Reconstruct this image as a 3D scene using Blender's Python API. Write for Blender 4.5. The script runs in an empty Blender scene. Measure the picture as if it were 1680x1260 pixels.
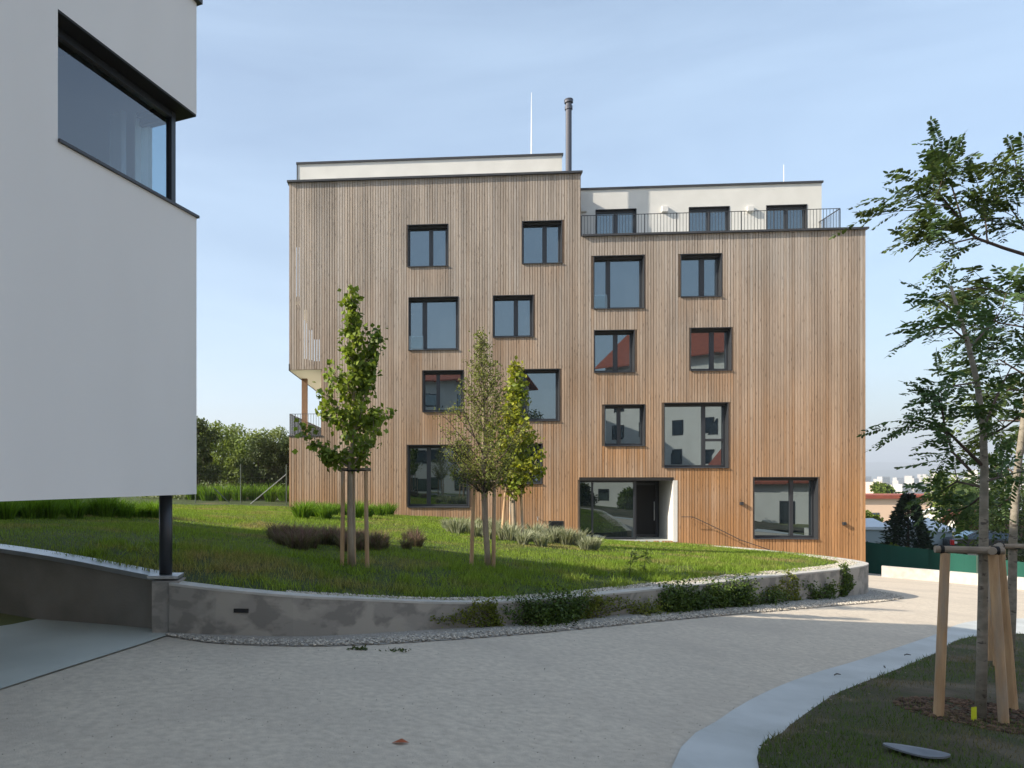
import bpy, math, random
import numpy as np
from mathutils import Vector, Matrix
from mathutils.geometry import delaunay_2d_cdt

random.seed(7)
rng = np.random.default_rng(11)
R = math.radians
S = bpy.context.scene
COL = S.collection

# ------------------------------------------------------------------ camera
H = 1.65                      # eye height above the path at the camera
F, CX, CY = 1300.0, 590.0, 782.0   # focal length and principal point in photo pixels (1680 wide)
cam = bpy.data.cameras.new('camera')
cam.sensor_width = 36.0
cam.lens = F / 1680 * 36
cam.shift_x = (840 - CX) / 1680
cam.shift_y = (CY - 630) / 1680
cam.clip_start = 0.05
cam.clip_end = 30000
camo = bpy.data.objects.new('camera', cam)
COL.objects.link(camo)
camo.location = (0, 0, H)
camo.rotation_euler = (R(90), 0, 0)
S.camera = camo

# ------------------------------------------------------------------ light
SUN = Vector((1.0, 0.20, -0.60)).normalized()      # direction the light travels
elev = math.asin(-SUN.z)
az = math.atan2(-SUN.x, -SUN.y)                    # compass angle of the sun, from +Y towards +X
world = bpy.data.worlds.new('World')
S.world = world
world.use_nodes = True
wn = world.node_tree.nodes
wl = world.node_tree.links
wn.clear()
wout = wn.new('ShaderNodeOutputWorld')
wbg = wn.new('ShaderNodeBackground')
sky = wn.new('ShaderNodeTexSky')
sky.sky_type = 'NISHITA'
sky.sun_disc = False
sky.sun_elevation = elev
sky.sun_rotation = az
sky.altitude = 300
sky.air_density = 1.0
sky.dust_density = 2.4
sky.ozone_density = 1.6
tc = wn.new('ShaderNodeTexCoord')
mp = wn.new('ShaderNodeMapping')
mp.inputs['Scale'].default_value = (1.0, 1.3, 5.0)
mp.inputs['Rotation'].default_value = (0.0, R(18), R(25))
nz = wn.new('ShaderNodeTexNoise')
nz.inputs['Scale'].default_value = 1.7
nz.inputs['Detail'].default_value = 7
nz.inputs['Roughness'].default_value = 0.55
nz.inputs['Distortion'].default_value = 0.5
rp = wn.new('ShaderNodeMapRange')
rp.inputs['From Min'].default_value = 0.36
rp.inputs['From Max'].default_value = 0.80
rp.inputs['To Min'].default_value = 0.17
rp.inputs['To Max'].default_value = 0.37
mx = wn.new('ShaderNodeMix')
mx.data_type = 'RGBA'
mx.inputs['B'].default_value = (5.3, 6.8, 8.2, 1)
wl.new(tc.outputs['Generated'], mp.inputs['Vector'])
wl.new(mp.outputs['Vector'], nz.inputs['Vector'])
wl.new(nz.outputs['Fac'], rp.inputs['Value'])
wl.new(rp.outputs['Result'], mx.inputs['Factor'])
wl.new(sky.outputs['Color'], mx.inputs['A'])
wl.new(mx.outputs['Result'], wbg.inputs['Color'])
wbg.inputs['Strength'].default_value = 0.107
wl.new(wbg.outputs['Background'], wout.inputs['Surface'])

sl = bpy.data.lights.new('sun', 'SUN')
sl.energy = 5.0
sl.angle = R(0.53)
sl.color = (1.0, 0.90, 0.76)
so = bpy.data.objects.new('sun', sl)
COL.objects.link(so)
so.location = (-30, -10, 30)
so.rotation_euler = SUN.to_track_quat('-Z', 'Y').to_euler()

S.view_settings.view_transform = 'Standard'
S.view_settings.look = 'None'
S.view_settings.gamma = 1.0
S.view_settings.use_curve_mapping = False
S.view_settings.exposure = 0.92
S.render.engine = 'CYCLES'
S.cycles.max_bounces = 8
S.cycles.transparent_max_bounces = 12

# ------------------------------------------------------------------ materials
def mat(name, color, rough=0.8, color2=None, scale=4.0, detail=6.0, lo=0.35, hi=0.65, bump=0.0, bscale=None,
        metallic=0.0, island=0.0, stretch=(1, 1, 1), spec=0.3, translucent=0.0, tcolor=None, world_pos=False,
        color3=None, scale3=0.6, lo3=0.5, hi3=0.7, bdist=0.02):
    m = bpy.data.materials.new(name)
    m.use_nodes = True
    n, l = m.node_tree.nodes, m.node_tree.links
    b = n['Principled BSDF']
    b.inputs['Roughness'].default_value = rough
    b.inputs['Metallic'].default_value = metallic
    b.inputs['Specular IOR Level'].default_value = spec
    b.inputs['Base Color'].default_value = (*color, 1)
    if world_pos:
        geo = n.new('ShaderNodeNewGeometry'); vec = geo.outputs['Position']
    else:
        t = n.new('ShaderNodeTexCoord'); vec = t.outputs['Object']
    mpn = n.new('ShaderNodeMapping'); mpn.inputs['Scale'].default_value = stretch
    l.new(vec, mpn.inputs['Vector'])
    vec = mpn.outputs['Vector']
    out = None
    if color2 is not None:
        nzn = n.new('ShaderNodeTexNoise')
        nzn.inputs['Scale'].default_value = scale
        nzn.inputs['Detail'].default_value = detail
        l.new(vec, nzn.inputs['Vector'])
        mr = n.new('ShaderNodeMapRange')
        mr.inputs['From Min'].default_value = lo
        mr.inputs['From Max'].default_value = hi
        l.new(nzn.outputs['Fac'], mr.inputs['Value'])
        mm = n.new('ShaderNodeMix'); mm.data_type = 'RGBA'
        mm.inputs['A'].default_value = (*color, 1)
        mm.inputs['B'].default_value = (*color2, 1)
        l.new(mr.outputs['Result'], mm.inputs['Factor'])
        out = mm.outputs['Result']
        if color3 is not None:
            nz3 = n.new('ShaderNodeTexNoise')
            nz3.inputs['Scale'].default_value = scale3
            nz3.inputs['Detail'].default_value = 5
            nz3.inputs['Distortion'].default_value = 0.4
            l.new(vec, nz3.inputs['Vector'])
            mr3 = n.new('ShaderNodeMapRange')
            mr3.inputs['From Min'].default_value = lo3
            mr3.inputs['From Max'].default_value = hi3
            l.new(nz3.outputs['Fac'], mr3.inputs['Value'])
            m3 = n.new('ShaderNodeMix'); m3.data_type = 'RGBA'
            l.new(out, m3.inputs['A'])
            m3.inputs['B'].default_value = (*color3, 1)
            l.new(mr3.outputs['Result'], m3.inputs['Factor'])
            out = m3.outputs['Result']
    if island > 0:
        g2 = n.new('ShaderNodeNewGeometry')
        mri = n.new('ShaderNodeMapRange')
        mri.inputs['To Min'].default_value = 1 - island
        mri.inputs['To Max'].default_value = 1 + island
        l.new(g2.outputs['Random Per Island'], mri.inputs['Value'])
        vm = n.new('ShaderNodeVectorMath'); vm.operation = 'SCALE'
        if out is None:
            vm.inputs[0].default_value = color
        else:
            l.new(out, vm.inputs[0])
        l.new(mri.outputs['Result'], vm.inputs['Scale'])
        out = vm.outputs['Vector']
    if out is not None:
        l.new(out, b.inputs['Base Color'])
    if bump > 0:
        nb = n.new('ShaderNodeTexNoise')
        nb.inputs['Scale'].default_value = bscale or scale * 6
        nb.inputs['Detail'].default_value = 8
        nb.inputs['Roughness'].default_value = 0.65
        l.new(vec, nb.inputs['Vector'])
        bp = n.new('ShaderNodeBump')
        bp.inputs['Strength'].default_value = bump
        bp.inputs['Distance'].default_value = bdist
        l.new(nb.outputs['Fac'], bp.inputs['Height'])
        l.new(bp.outputs['Normal'], b.inputs['Normal'])
    if translucent > 0:
        tr = n.new('ShaderNodeBsdfTranslucent')
        if out is not None:
            vm2 = n.new('ShaderNodeVectorMath'); vm2.operation = 'MULTIPLY'
            vm2.inputs[1].default_value = tcolor or (1.3, 1.25, 0.6)
            l.new(out, vm2.inputs[0])
            l.new(vm2.outputs['Vector'], tr.inputs['Color'])
        else:
            tr.inputs['Color'].default_value = (*color, 1)
        ms = n.new('ShaderNodeMixShader')
        ms.inputs['Fac'].default_value = translucent
        l.new(b.outputs['BSDF'], ms.inputs[1])
        l.new(tr.outputs['BSDF'], ms.inputs[2])
        l.new(ms.outputs['Shader'], n['Material Output'].inputs['Surface'])
    return m

def pane_mat(name, tint, refl, rough=0.0):
    """double glazing over a dark room: part mirror, part dark"""
    m = bpy.data.materials.new(name)
    m.use_nodes = True
    n, l = m.node_tree.nodes, m.node_tree.links
    n.clear()
    o = n.new('ShaderNodeOutputMaterial')
    d = n.new('ShaderNodeBsdfDiffuse'); d.inputs['Color'].default_value = (*tint, 1)
    g = n.new('ShaderNodeBsdfGlossy'); g.inputs['Roughness'].default_value = rough
    g.inputs['Color'].default_value = (0.76, 0.92, 1.0, 1)
    lw_ = n.new('ShaderNodeLayerWeight'); lw_.inputs['Blend'].default_value = 0.5
    fr = n.new('ShaderNodeMath'); fr.operation = 'POWER'; fr.inputs[1].default_value = 4.0
    l.new(lw_.outputs['Facing'], fr.inputs[0])
    ad = n.new('ShaderNodeMath'); ad.operation = 'ADD'; ad.inputs[1].default_value = refl
    ms = n.new('ShaderNodeMixShader')
    l.new(fr.outputs[0], ad.inputs[0])
    l.new(ad.outputs[0], ms.inputs['Fac'])
    l.new(d.outputs[0], ms.inputs[1]); l.new(g.outputs[0], ms.inputs[2])
    l.new(ms.outputs[0], o.inputs['Surface'])
    return m

def clear_glass(name, tint, refl):
    m = bpy.data.materials.new(name)
    m.use_nodes = True
    n, l = m.node_tree.nodes, m.node_tree.links
    n.clear()
    o = n.new('ShaderNodeOutputMaterial')
    t = n.new('ShaderNodeBsdfTransparent'); t.inputs['Color'].default_value = (*tint, 1)
    g = n.new('ShaderNodeBsdfGlossy'); g.inputs['Roughness'].default_value = 0.0
    lw_ = n.new('ShaderNodeLayerWeight'); lw_.inputs['Blend'].default_value = 0.5
    fr = n.new('ShaderNodeMath'); fr.operation = 'POWER'; fr.inputs[1].default_value = 4.0
    l.new(lw_.outputs['Facing'], fr.inputs[0])
    ad = n.new('ShaderNodeMath'); ad.operation = 'ADD'; ad.inputs[1].default_value = refl
    ms = n.new('ShaderNodeMixShader')
    l.new(fr.outputs[0], ad.inputs[0]); l.new(ad.outputs[0], ms.inputs['Fac'])
    l.new(t.outputs[0], ms.inputs[1]); l.new(g.outputs[0], ms.inputs[2])
    l.new(ms.outputs[0], o.inputs['Surface'])
    return m

def wood_mat():
    """larch battens: fresh orange low down, silvered higher up; 'fresh' marks boards sheltered under sills"""
    m = bpy.data.materials.new('larch_batten')
    m.use_nodes = True
    n, l = m.node_tree.nodes, m.node_tree.links
    b = n['Principled BSDF']
    b.inputs['Roughness'].default_value = 0.75
    b.inputs['Specular IOR Level'].default_value = 0.25
    geo = n.new('ShaderNodeNewGeometry')
    sep = n.new('ShaderNodeSeparateXYZ')
    l.new(geo.outputs['Position'], sep.inputs[0])
    big = n.new('ShaderNodeTexNoise'); big.inputs['Scale'].default_value = 0.35; big.inputs['Detail'].default_value = 5
    l.new(geo.outputs['Position'], big.inputs['Vector'])
    bm = n.new('ShaderNodeMath'); bm.operation = 'MULTIPLY_ADD'
    bm.inputs[1].default_value = 6.0; bm.inputs[2].default_value = -3.0
    l.new(big.outputs['Fac'], bm.inputs[0])
    # per-board offset of the weathering line
    tn = n.new('ShaderNodeAttribute'); tn.attribute_name = 'tone'
    bo = n.new('ShaderNodeMath'); bo.operation = 'MULTIPLY_ADD'
    bo.inputs[1].default_value = 2.4; bo.inputs[2].default_value = -1.2
    l.new(tn.outputs['Fac'], bo.inputs[0])
    a1 = n.new('ShaderNodeMath'); a1.operation = 'ADD'
    xz = n.new('ShaderNodeMath'); xz.operation = 'MULTIPLY_ADD'; xz.inputs[1].default_value = -0.10
    l.new(sep.outputs['X'], xz.inputs[0])
    zo = n.new('ShaderNodeMath'); zo.operation = 'ADD'; zo.inputs[1].default_value = 0.9
    l.new(sep.outputs['Z'], zo.inputs[0]); l.new(zo.outputs[0], xz.inputs[2])
    l.new(xz.outputs[0], a1.inputs[0]); l.new(bm.outputs[0], a1.inputs[1])
    a2 = n.new('ShaderNodeMath'); a2.operation = 'ADD'
    l.new(a1.outputs[0], a2.inputs[0]); l.new(bo.outputs[0], a2.inputs[1])
    att = n.new('ShaderNodeAttribute'); att.attribute_name = 'fresh'
    a3 = n.new('ShaderNodeMath'); a3.operation = 'MULTIPLY_ADD'
    a3.inputs[1].default_value = -2.4
    l.new(att.outputs['Fac'], a3.inputs[0]); l.new(a2.outputs[0], a3.inputs[2])
    mr = n.new('ShaderNodeMapRange')
    mr.inputs['From Min'].default_value = -1.5; mr.inputs['From Max'].default_value = 10.5
    l.new(a3.outputs[0], mr.inputs['Value'])
    cr = n.new('ShaderNodeValToRGB')
    e = cr.color_ramp.elements
    e[0].position = 0.0; e[0].color = (0.385, 0.212, 0.098, 1)
    e[1].position = 1.0; e[1].color = (0.345, 0.302, 0.262, 1)
    k = cr.color_ramp.elements.new(0.45); k.color = (0.352, 0.258, 0.186, 1)
    l.new(mr.outputs['Result'], cr.inputs['Fac'])
    # grain
    mp_ = n.new('ShaderNodeMapping'); mp_.inputs['Scale'].default_value = (60, 60, 2.2)
    l.new(geo.outputs['Position'], mp_.inputs['Vector'])
    gr = n.new('ShaderNodeTexNoise'); gr.inputs['Scale'].default_value = 1.0; gr.inputs['Detail'].default_value = 5
    l.new(mp_.outputs['Vector'], gr.inputs['Vector'])
    gm = n.new('ShaderNodeMapRange'); gm.inputs['From Min'].default_value = 0.3; gm.inputs['From Max'].default_value = 0.7
    gm.inputs['To Min'].default_value = 0.84; gm.inputs['To Max'].default_value = 1.12
    l.new(gr.outputs['Fac'], gm.inputs['Value'])
    # knots
    mk = n.new('ShaderNodeMapping'); mk.inputs['Scale'].default_value = (9.4, 9.4, 2.1)
    l.new(geo.outputs['Position'], mk.inputs['Vector'])
    vo = n.new('ShaderNodeTexVoronoi'); vo.inputs['Scale'].default_value = 1.0
    l.new(mk.outputs['Vector'], vo.inputs['Vector'])
    km = n.new('ShaderNodeMapRange'); km.inputs['From Min'].default_value = 0.05; km.inputs['From Max'].default_value = 0.21
    km.inputs['To Min'].default_value = 0.55; km.inputs['To Max'].default_value = 1.0
    l.new(vo.outputs['Distance'], km.inputs['Value'])
    im = n.new('ShaderNodeMapRange'); im.inputs['To Min'].default_value = 0.87; im.inputs['To Max'].default_value = 1.13
    l.new(tn.outputs['Fac'], im.inputs['Value'])
    p1 = n.new('ShaderNodeMath'); p1.operation = 'MULTIPLY'
    l.new(gm.outputs['Result'], p1.inputs[0]); l.new(km.outputs['Result'], p1.inputs[1])
    p2 = n.new('ShaderNodeMath'); p2.operation = 'MULTIPLY'
    l.new(p1.outputs[0], p2.inputs[0]); l.new(im.outputs['Result'], p2.inputs[1])
    vm = n.new('ShaderNodeVectorMath'); vm.operation = 'SCALE'
    l.new(cr.outputs['Color'], vm.inputs[0]); l.new(p2.outputs[0], vm.inputs['Scale'])
    wn_ = n.new('ShaderNodeTexWhiteNoise'); wn_.noise_dimensions = '1D'
    l.new(tn.outputs['Fac'], wn_.inputs['W'])
    hm_ = n.new('ShaderNodeMix'); hm_.data_type = 'RGBA'; hm_.blend_type = 'MULTIPLY'
    hm_.inputs['B'].default_value = (1.02, 0.965, 0.90, 1)
    l.new(wn_.outputs['Value'], hm_.inputs['Factor'])
    l.new(vm.outputs['Vector'], hm_.inputs['A'])
    # drip stains and silvered patches with their own outline
    mst = n.new('ShaderNodeMapping'); mst.inputs['Scale'].default_value = (1.6, 1.6, 0.28)
    l.new(geo.outputs['Position'], mst.inputs['Vector'])
    nst = n.new('ShaderNodeTexNoise'); nst.inputs['Scale'].default_value = 1.0; nst.inputs['Detail'].default_value = 7
    l.new(mst.outputs['Vector'], nst.inputs['Vector'])
    rst = n.new('ShaderNodeMapRange'); rst.inputs['From Min'].default_value = 0.35; rst.inputs['From Max'].default_value = 0.68
    rst.inputs['To Min'].default_value = 1.12; rst.inputs['To Max'].default_value = 0.86
    l.new(nst.outputs['Fac'], rst.inputs['Value'])
    vst = n.new('ShaderNodeVectorMath'); vst.operation = 'SCALE'
    l.new(hm_.outputs['Result'], vst.inputs[0]); l.new(rst.outputs['Result'], vst.inputs['Scale'])
    l.new(vst.outputs['Vector'], b.inputs['Base Color'])
    bp = n.new('ShaderNodeBump'); bp.inputs['Strength'].default_value = 0.25; bp.inputs['Distance'].default_value = 0.004
    l.new(gr.outputs['Fac'], bp.inputs['Height']); l.new(bp.outputs['Normal'], b.inputs['Normal'])
    return m

M = {}
M['wood'] = wood_mat()
M['backing'] = mat('dark_larch_backing', (0.30, 0.205, 0.135), 0.9, (0.24, 0.165, 0.11), 3)
M['post_wood'] = mat('larch_post', (0.20, 0.115, 0.065), 0.8, (0.15, 0.09, 0.055), 8, stretch=(8, 8, 1))
M['plaster_left'] = mat('grey_white_render', (0.80, 0.77, 0.735), 0.95, (0.77, 0.74, 0.705), 1.3, stretch=(1, 1, 0.3), bump=0.25, bscale=140, bdist=0.004, color3=(0.735, 0.705, 0.67), scale3=0.6, lo3=0.5, hi3=0.85)
M['plaster'] = mat('white_render', (0.64, 0.63, 0.59), 0.95, (0.60, 0.59, 0.55), 1.5, bump=0.2, bscale=120, bdist=0.004)
M['soffit'] = mat('pale_soffit', (0.72, 0.68, 0.58), 0.9)
M['metal'] = mat('anthracite_metal', (0.028, 0.030, 0.034), 0.38, spec=0.5)
M['frame'] = mat('anthracite_frame', (0.022, 0.025, 0.030), 0.42, spec=0.5)
M['coping'] = mat('dark_coping', (0.045, 0.045, 0.048), 0.45, (0.035, 0.035, 0.038), 3, spec=0.5)
M['galv'] = mat('galvanised_steel', (0.42, 0.43, 0.44), 0.4, (0.33, 0.34, 0.35), 12, metallic=0.7)
M['flue'] = mat('dark_flue_steel', (0.10, 0.10, 0.11), 0.32, metallic=0.6)
M['rod'] = mat('light_rod', (0.75, 0.76, 0.78), 0.4)
M['lamp'] = mat('lamp_housing', (0.62, 0.61, 0.58), 0.6)
M['concrete'] = mat('blotchy_concrete', (0.285, 0.262, 0.23), 0.9, (0.215, 0.198, 0.175), 4.2, detail=4, lo=0.46, hi=0.54, bump=0.35, bscale=40, bdist=0.006, stretch=(1, 1, 1.5), color3=(0.35, 0.32, 0.275), scale3=1.9, lo3=0.50, hi3=0.57)
M['concrete_dark'] = mat('ramp_wall_concrete', (0.27, 0.245, 0.215), 0.9, (0.21, 0.19, 0.165), 2.0, bump=0.2, bscale=30)
M['cap'] = mat('concrete_cap', (0.50, 0.475, 0.43), 0.9, (0.40, 0.385, 0.35), 5, bump=0.3, bscale=60)
M['coping_sheet'] = mat('zinc_coping', (0.40, 0.42, 0.44), 0.35, (0.34, 0.36, 0.38), 4, metallic=0.5)
M['slab'] = mat('brushed_concrete_slab', (0.47, 0.485, 0.435), 0.75, (0.42, 0.435, 0.39), 1.2, bump=0.15, bscale=60, color3=(0.38, 0.395, 0.355), scale3=0.5, lo3=0.55, hi3=0.8)
M['gutter'] = mat('smooth_concrete_channel', (0.50, 0.515, 0.50), 0.7, (0.42, 0.435, 0.42), 2.2, bump=0.2, bscale=70, color3=(0.36, 0.37, 0.35), scale3=1.3, lo3=0.56, hi3=0.75, world_pos=True)
M['path'] = mat('rolled_grit', (0.60, 0.525, 0.42), 0.95, (0.455, 0.395, 0.318), 16.0, detail=12, lo=0.30, hi=0.70, bump=0.6, bscale=70, bdist=0.012, color3=(0.42, 0.365, 0.30), scale3=0.7, lo3=0.46, hi3=0.86, world_pos=True)
M['gravel'] = mat('pale_gravel', (0.50, 0.455, 0.385), 0.9, (0.36, 0.325, 0.275), 30, island=0.5, world_pos=True)
M['gravel_bed'] = mat('gravel_bed', (0.40, 0.375, 0.335), 0.95, (0.29, 0.27, 0.24), 40, bump=0.5, bscale=90, world_pos=True)
M['soil_lawn'] = mat('lawn_ground', (0.035, 0.052, 0.014), 0.95, (0.048, 0.066, 0.018), 1.4, bump=0.7, bscale=22, bdist=0.05, color3=(0.12, 0.105, 0.05), scale3=0.55, lo3=0.60, hi3=0.76, world_pos=True)
M['grass'] = mat('grass_blades', (0.15, 0.235, 0.030), 0.7, (0.195, 0.27, 0.04), 0.8, island=0.5, translucent=0.35, world_pos=True, color3=(0.27, 0.225, 0.10), scale3=0.7, lo3=0.51, hi3=0.68, spec=0.15)
M['grass_dry'] = mat('verge_blades', (0.075, 0.125, 0.027), 0.7, (0.10, 0.155, 0.035), 1.5, island=0.4, translucent=0.3, world_pos=True, color3=(0.17, 0.14, 0.085), scale3=1.3, lo3=0.48, hi3=0.62, spec=0.15)
M['verge_soil'] = mat('verge_soil', (0.085, 0.070, 0.045), 0.95, (0.055, 0.065, 0.026), 2.5, bump=0.8, bscale=30, bdist=0.04, world_pos=True, color3=(0.14, 0.115, 0.08), scale3=1.3, lo3=0.52, hi3=0.66)
M['tallgrass'] = mat('tall_grass', (0.13, 0.235, 0.025), 0.6, (0.10, 0.19, 0.022), 1.5, island=0.35, translucent=0.4, world_pos=True, spec=0.15)
M['meadow'] = mat('meadow_ground', (0.095, 0.115, 0.035), 0.95, (0.13, 0.13, 0.05), 0.25, world_pos=True, color3=(0.06, 0.085, 0.03), scale3=0.02, lo3=0.45, hi3=0.6)
M['bark'] = mat('young_bark', (0.36, 0.29, 0.205), 0.9, (0.24, 0.19, 0.135), 14, bump=0.4, bscale=60, stretch=(1, 1, 0.4))
M['bark_dark'] = mat('dark_bark', (0.105, 0.075, 0.060), 0.9, (0.07, 0.052, 0.043), 14, bump=0.4, bscale=60, stretch=(1, 1, 0.4))
M['bark_grey'] = mat('grey_ringed_bark', (0.30, 0.265, 0.215), 0.9, (0.20, 0.18, 0.14), 9, bump=0.6, bscale=26, stretch=(1, 1, 1.8), color3=(0.10, 0.085, 0.07), scale3=14, lo3=0.6, hi3=0.68)
M['stake'] = mat('peeled_pine_stake', (0.54, 0.36, 0.205), 0.8, (0.40, 0.245, 0.13), 5, bump=0.3, bscale=30, stretch=(3, 3, 0.5), color3=(0.35, 0.30, 0.24), scale3=2.0, lo3=0.5, hi3=0.7)
M['stake_grey'] = mat('weathered_crossbar', (0.34, 0.28, 0.215), 0.85, (0.24, 0.195, 0.15), 6, bump=0.3, bscale=40)
M['tie'] = mat('black_tie_and_recess_shade', (0.018, 0.018, 0.018), 0.7)
M['leaf_maple'] = mat('maple_leaf', (0.125, 0.19, 0.028), 0.5, (0.20, 0.255, 0.034), 1.6, island=0.45, translucent=0.35, spec=0.3)
M['leaf_small'] = mat('small_dull_leaf', (0.15, 0.175, 0.05), 0.6, (0.19, 0.21, 0.065), 2.0, island=0.45, translucent=0.35, spec=0.2)
M['leaf_yellow'] = mat('yellowing_leaf', (0.165, 0.225, 0.028), 0.5, (0.27, 0.27, 0.028), 2.0, island=0.45, translucent=0.4, spec=0.3)
M['leaf_robinia'] = mat('pinnate_leaf', (0.056, 0.108, 0.040), 0.6, (0.080, 0.130, 0.040), 2.0, island=0.4, translucent=0.3, spec=0.25)
M['leaf_robinia2'] = mat('olive_pinnate_leaf', (0.046, 0.085, 0.030), 0.6, (0.080, 0.108, 0.030), 1.5, island=0.45, translucent=0.3, spec=0.25)
M['leaf_shrub'] = mat('shrub_leaf', (0.12, 0.175, 0.034), 0.6, (0.16, 0.205, 0.05), 0.9, island=0.45, translucent=0.35)
M['leaf_pale'] = mat('pale_shrub_leaf', (0.16, 0.21, 0.07), 0.6, (0.20, 0.24, 0.10), 0.9, island=0.4, translucent=0.35)
M['leaf_dark'] = mat('dark_shrub_leaf', (0.05, 0.075, 0.024), 0.6, (0.07, 0.095, 0.03), 0.9, island=0.4, translucent=0.2)
M['leaf_conifer'] = mat('dark_conifer', (0.018, 0.036, 0.020), 0.7, (0.028, 0.05, 0.024), 1.2, island=0.4)
M['leaf_hedge'] = mat('bright_hedge', (0.13, 0.18, 0.02), 0.6, (0.10, 0.15, 0.02), 1.2, island=0.4, translucent=0.3)
M['ivy'] = mat('ivy_leaf', (0.055, 0.095, 0.022), 0.5, (0.10, 0.145, 0.028), 1.5, island=0.45, translucent=0.25)
M['ivy_light'] = mat('young_creeper_leaf', (0.15, 0.19, 0.033), 0.55, (0.20, 0.20, 0.04), 1.5, island=0.45, translucent=0.35)
M['lavender'] = mat('lavender_leaf', (0.235, 0.27, 0.155), 0.8, (0.30, 0.30, 0.225), 1.5, island=0.35, translucent=0.25)
M['heather'] = mat('dark_perennial', (0.15, 0.12, 0.075), 0.85, (0.11, 0.12, 0.05), 2, island=0.4, translucent=0.2)
M['heather_flower'] = mat('dusky_flower_spike', (0.17, 0.10, 0.085), 0.85, island=0.4)
M['mulch'] = mat('bark_mulch', (0.10, 0.062, 0.04), 0.9, island=0.6)
M['crumb'] = mat('soil_crumb', (0.20, 0.165, 0.12), 0.95, island=0.5)
M['plate'] = mat('grey_plate', (0.17, 0.185, 0.205), 0.55, (0.13, 0.145, 0.165), 8, spec=0.4)
M['tag'] = mat('yellow_tag', (0.62, 0.66, 0.03), 0.5)
M['dead_leaf'] = mat('rust_leaf', (0.33, 0.09, 0.035), 0.7)
M['twig'] = mat('grey_twig', (0.10, 0.095, 0.085), 0.8)
M['green_screen'] = mat('green_screen_cloth', (0.012, 0.085, 0.062), 0.8, (0.009, 0.065, 0.048), 1.5, stretch=(1, 1, 0.2))
M['fence_wire'] = mat('fence_wire', (0.05, 0.055, 0.05), 0.5)
M['fence_post'] = mat('fence_post_steel', (0.055, 0.075, 0.06), 0.5, spec=0.4)
M['fence_brace'] = mat('fence_brace_steel', (0.30, 0.31, 0.31), 0.4, metallic=0.5)
M['roof_red'] = mat('red_tile', (0.30, 0.085, 0.05), 0.8, (0.22, 0.06, 0.04), 3)
M['roof_maroon'] = mat('maroon_roof', (0.17, 0.06, 0.05), 0.8, (0.14, 0.05, 0.042), 3)
M['shed_roof'] = mat('pale_shed_roof', (0.62, 0.66, 0.70), 0.6)
M['shed_wall'] = mat('blue_grey_shed', (0.34, 0.40, 0.42), 0.8)
M['pink_wall'] = mat('apricot_render', (0.72, 0.52, 0.38), 0.9)
M['house_white'] = mat('house_render', (0.74, 0.71, 0.66), 0.95, (0.69, 0.66, 0.61), 0.8)
M['city'] = mat('far_block_render', (0.60, 0.56, 0.51), 0.95, (0.48, 0.45, 0.42), 0.05)
M['city_pink'] = mat('far_block_render_warm', (0.70, 0.55, 0.44), 0.95)
M['city_window'] = mat('far_block_window', (0.10, 0.11, 0.13), 0.4)
M['hill'] = mat('wooded_hill', (0.045, 0.062, 0.038), 0.95, (0.06, 0.08, 0.045), 0.004, world_pos=True)
M['wood_far'] = mat('distant_foliage', (0.06, 0.085, 0.03), 0.95, (0.09, 0.105, 0.04), 0.06, world_pos=True)
M['car_body'] = mat('dark_car_paint', (0.03, 0.032, 0.038), 0.25, spec=0.6)
M['tyre'] = mat('tyre_rubber', (0.02, 0.02, 0.02), 0.8)
M['rim'] = mat('alloy_rim', (0.45, 0.45, 0.46), 0.35, metallic=0.8)
M['red_lamp'] = mat('red_tail_lamp', (0.55, 0.02, 0.02), 0.25)
M['white_lamp'] = mat('white_lamp_lens', (0.75, 0.75, 0.75), 0.2)
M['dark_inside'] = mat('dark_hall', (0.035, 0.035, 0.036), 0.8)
M['curtain'] = mat('pale_curtain', (0.55, 0.58, 0.62), 0.9)
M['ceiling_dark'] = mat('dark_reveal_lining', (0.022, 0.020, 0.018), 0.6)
M['pane'] = pane_mat('window_pane', (0.012, 0.016, 0.020), 0.23)
M['pane_low'] = pane_mat('ground_floor_pane', (0.010, 0.014, 0.014), 0.17)
M['glass'] = clear_glass('clear_glazing', (0.60, 0.76, 0.84), 0.20)
M['guard_glass'] = clear_glass('guard_glass', (0.72, 0.82, 0.84), 0.12)
M['car_glass'] = pane_mat('car_glass', (0.01, 0.012, 0.015), 0.10)

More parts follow.
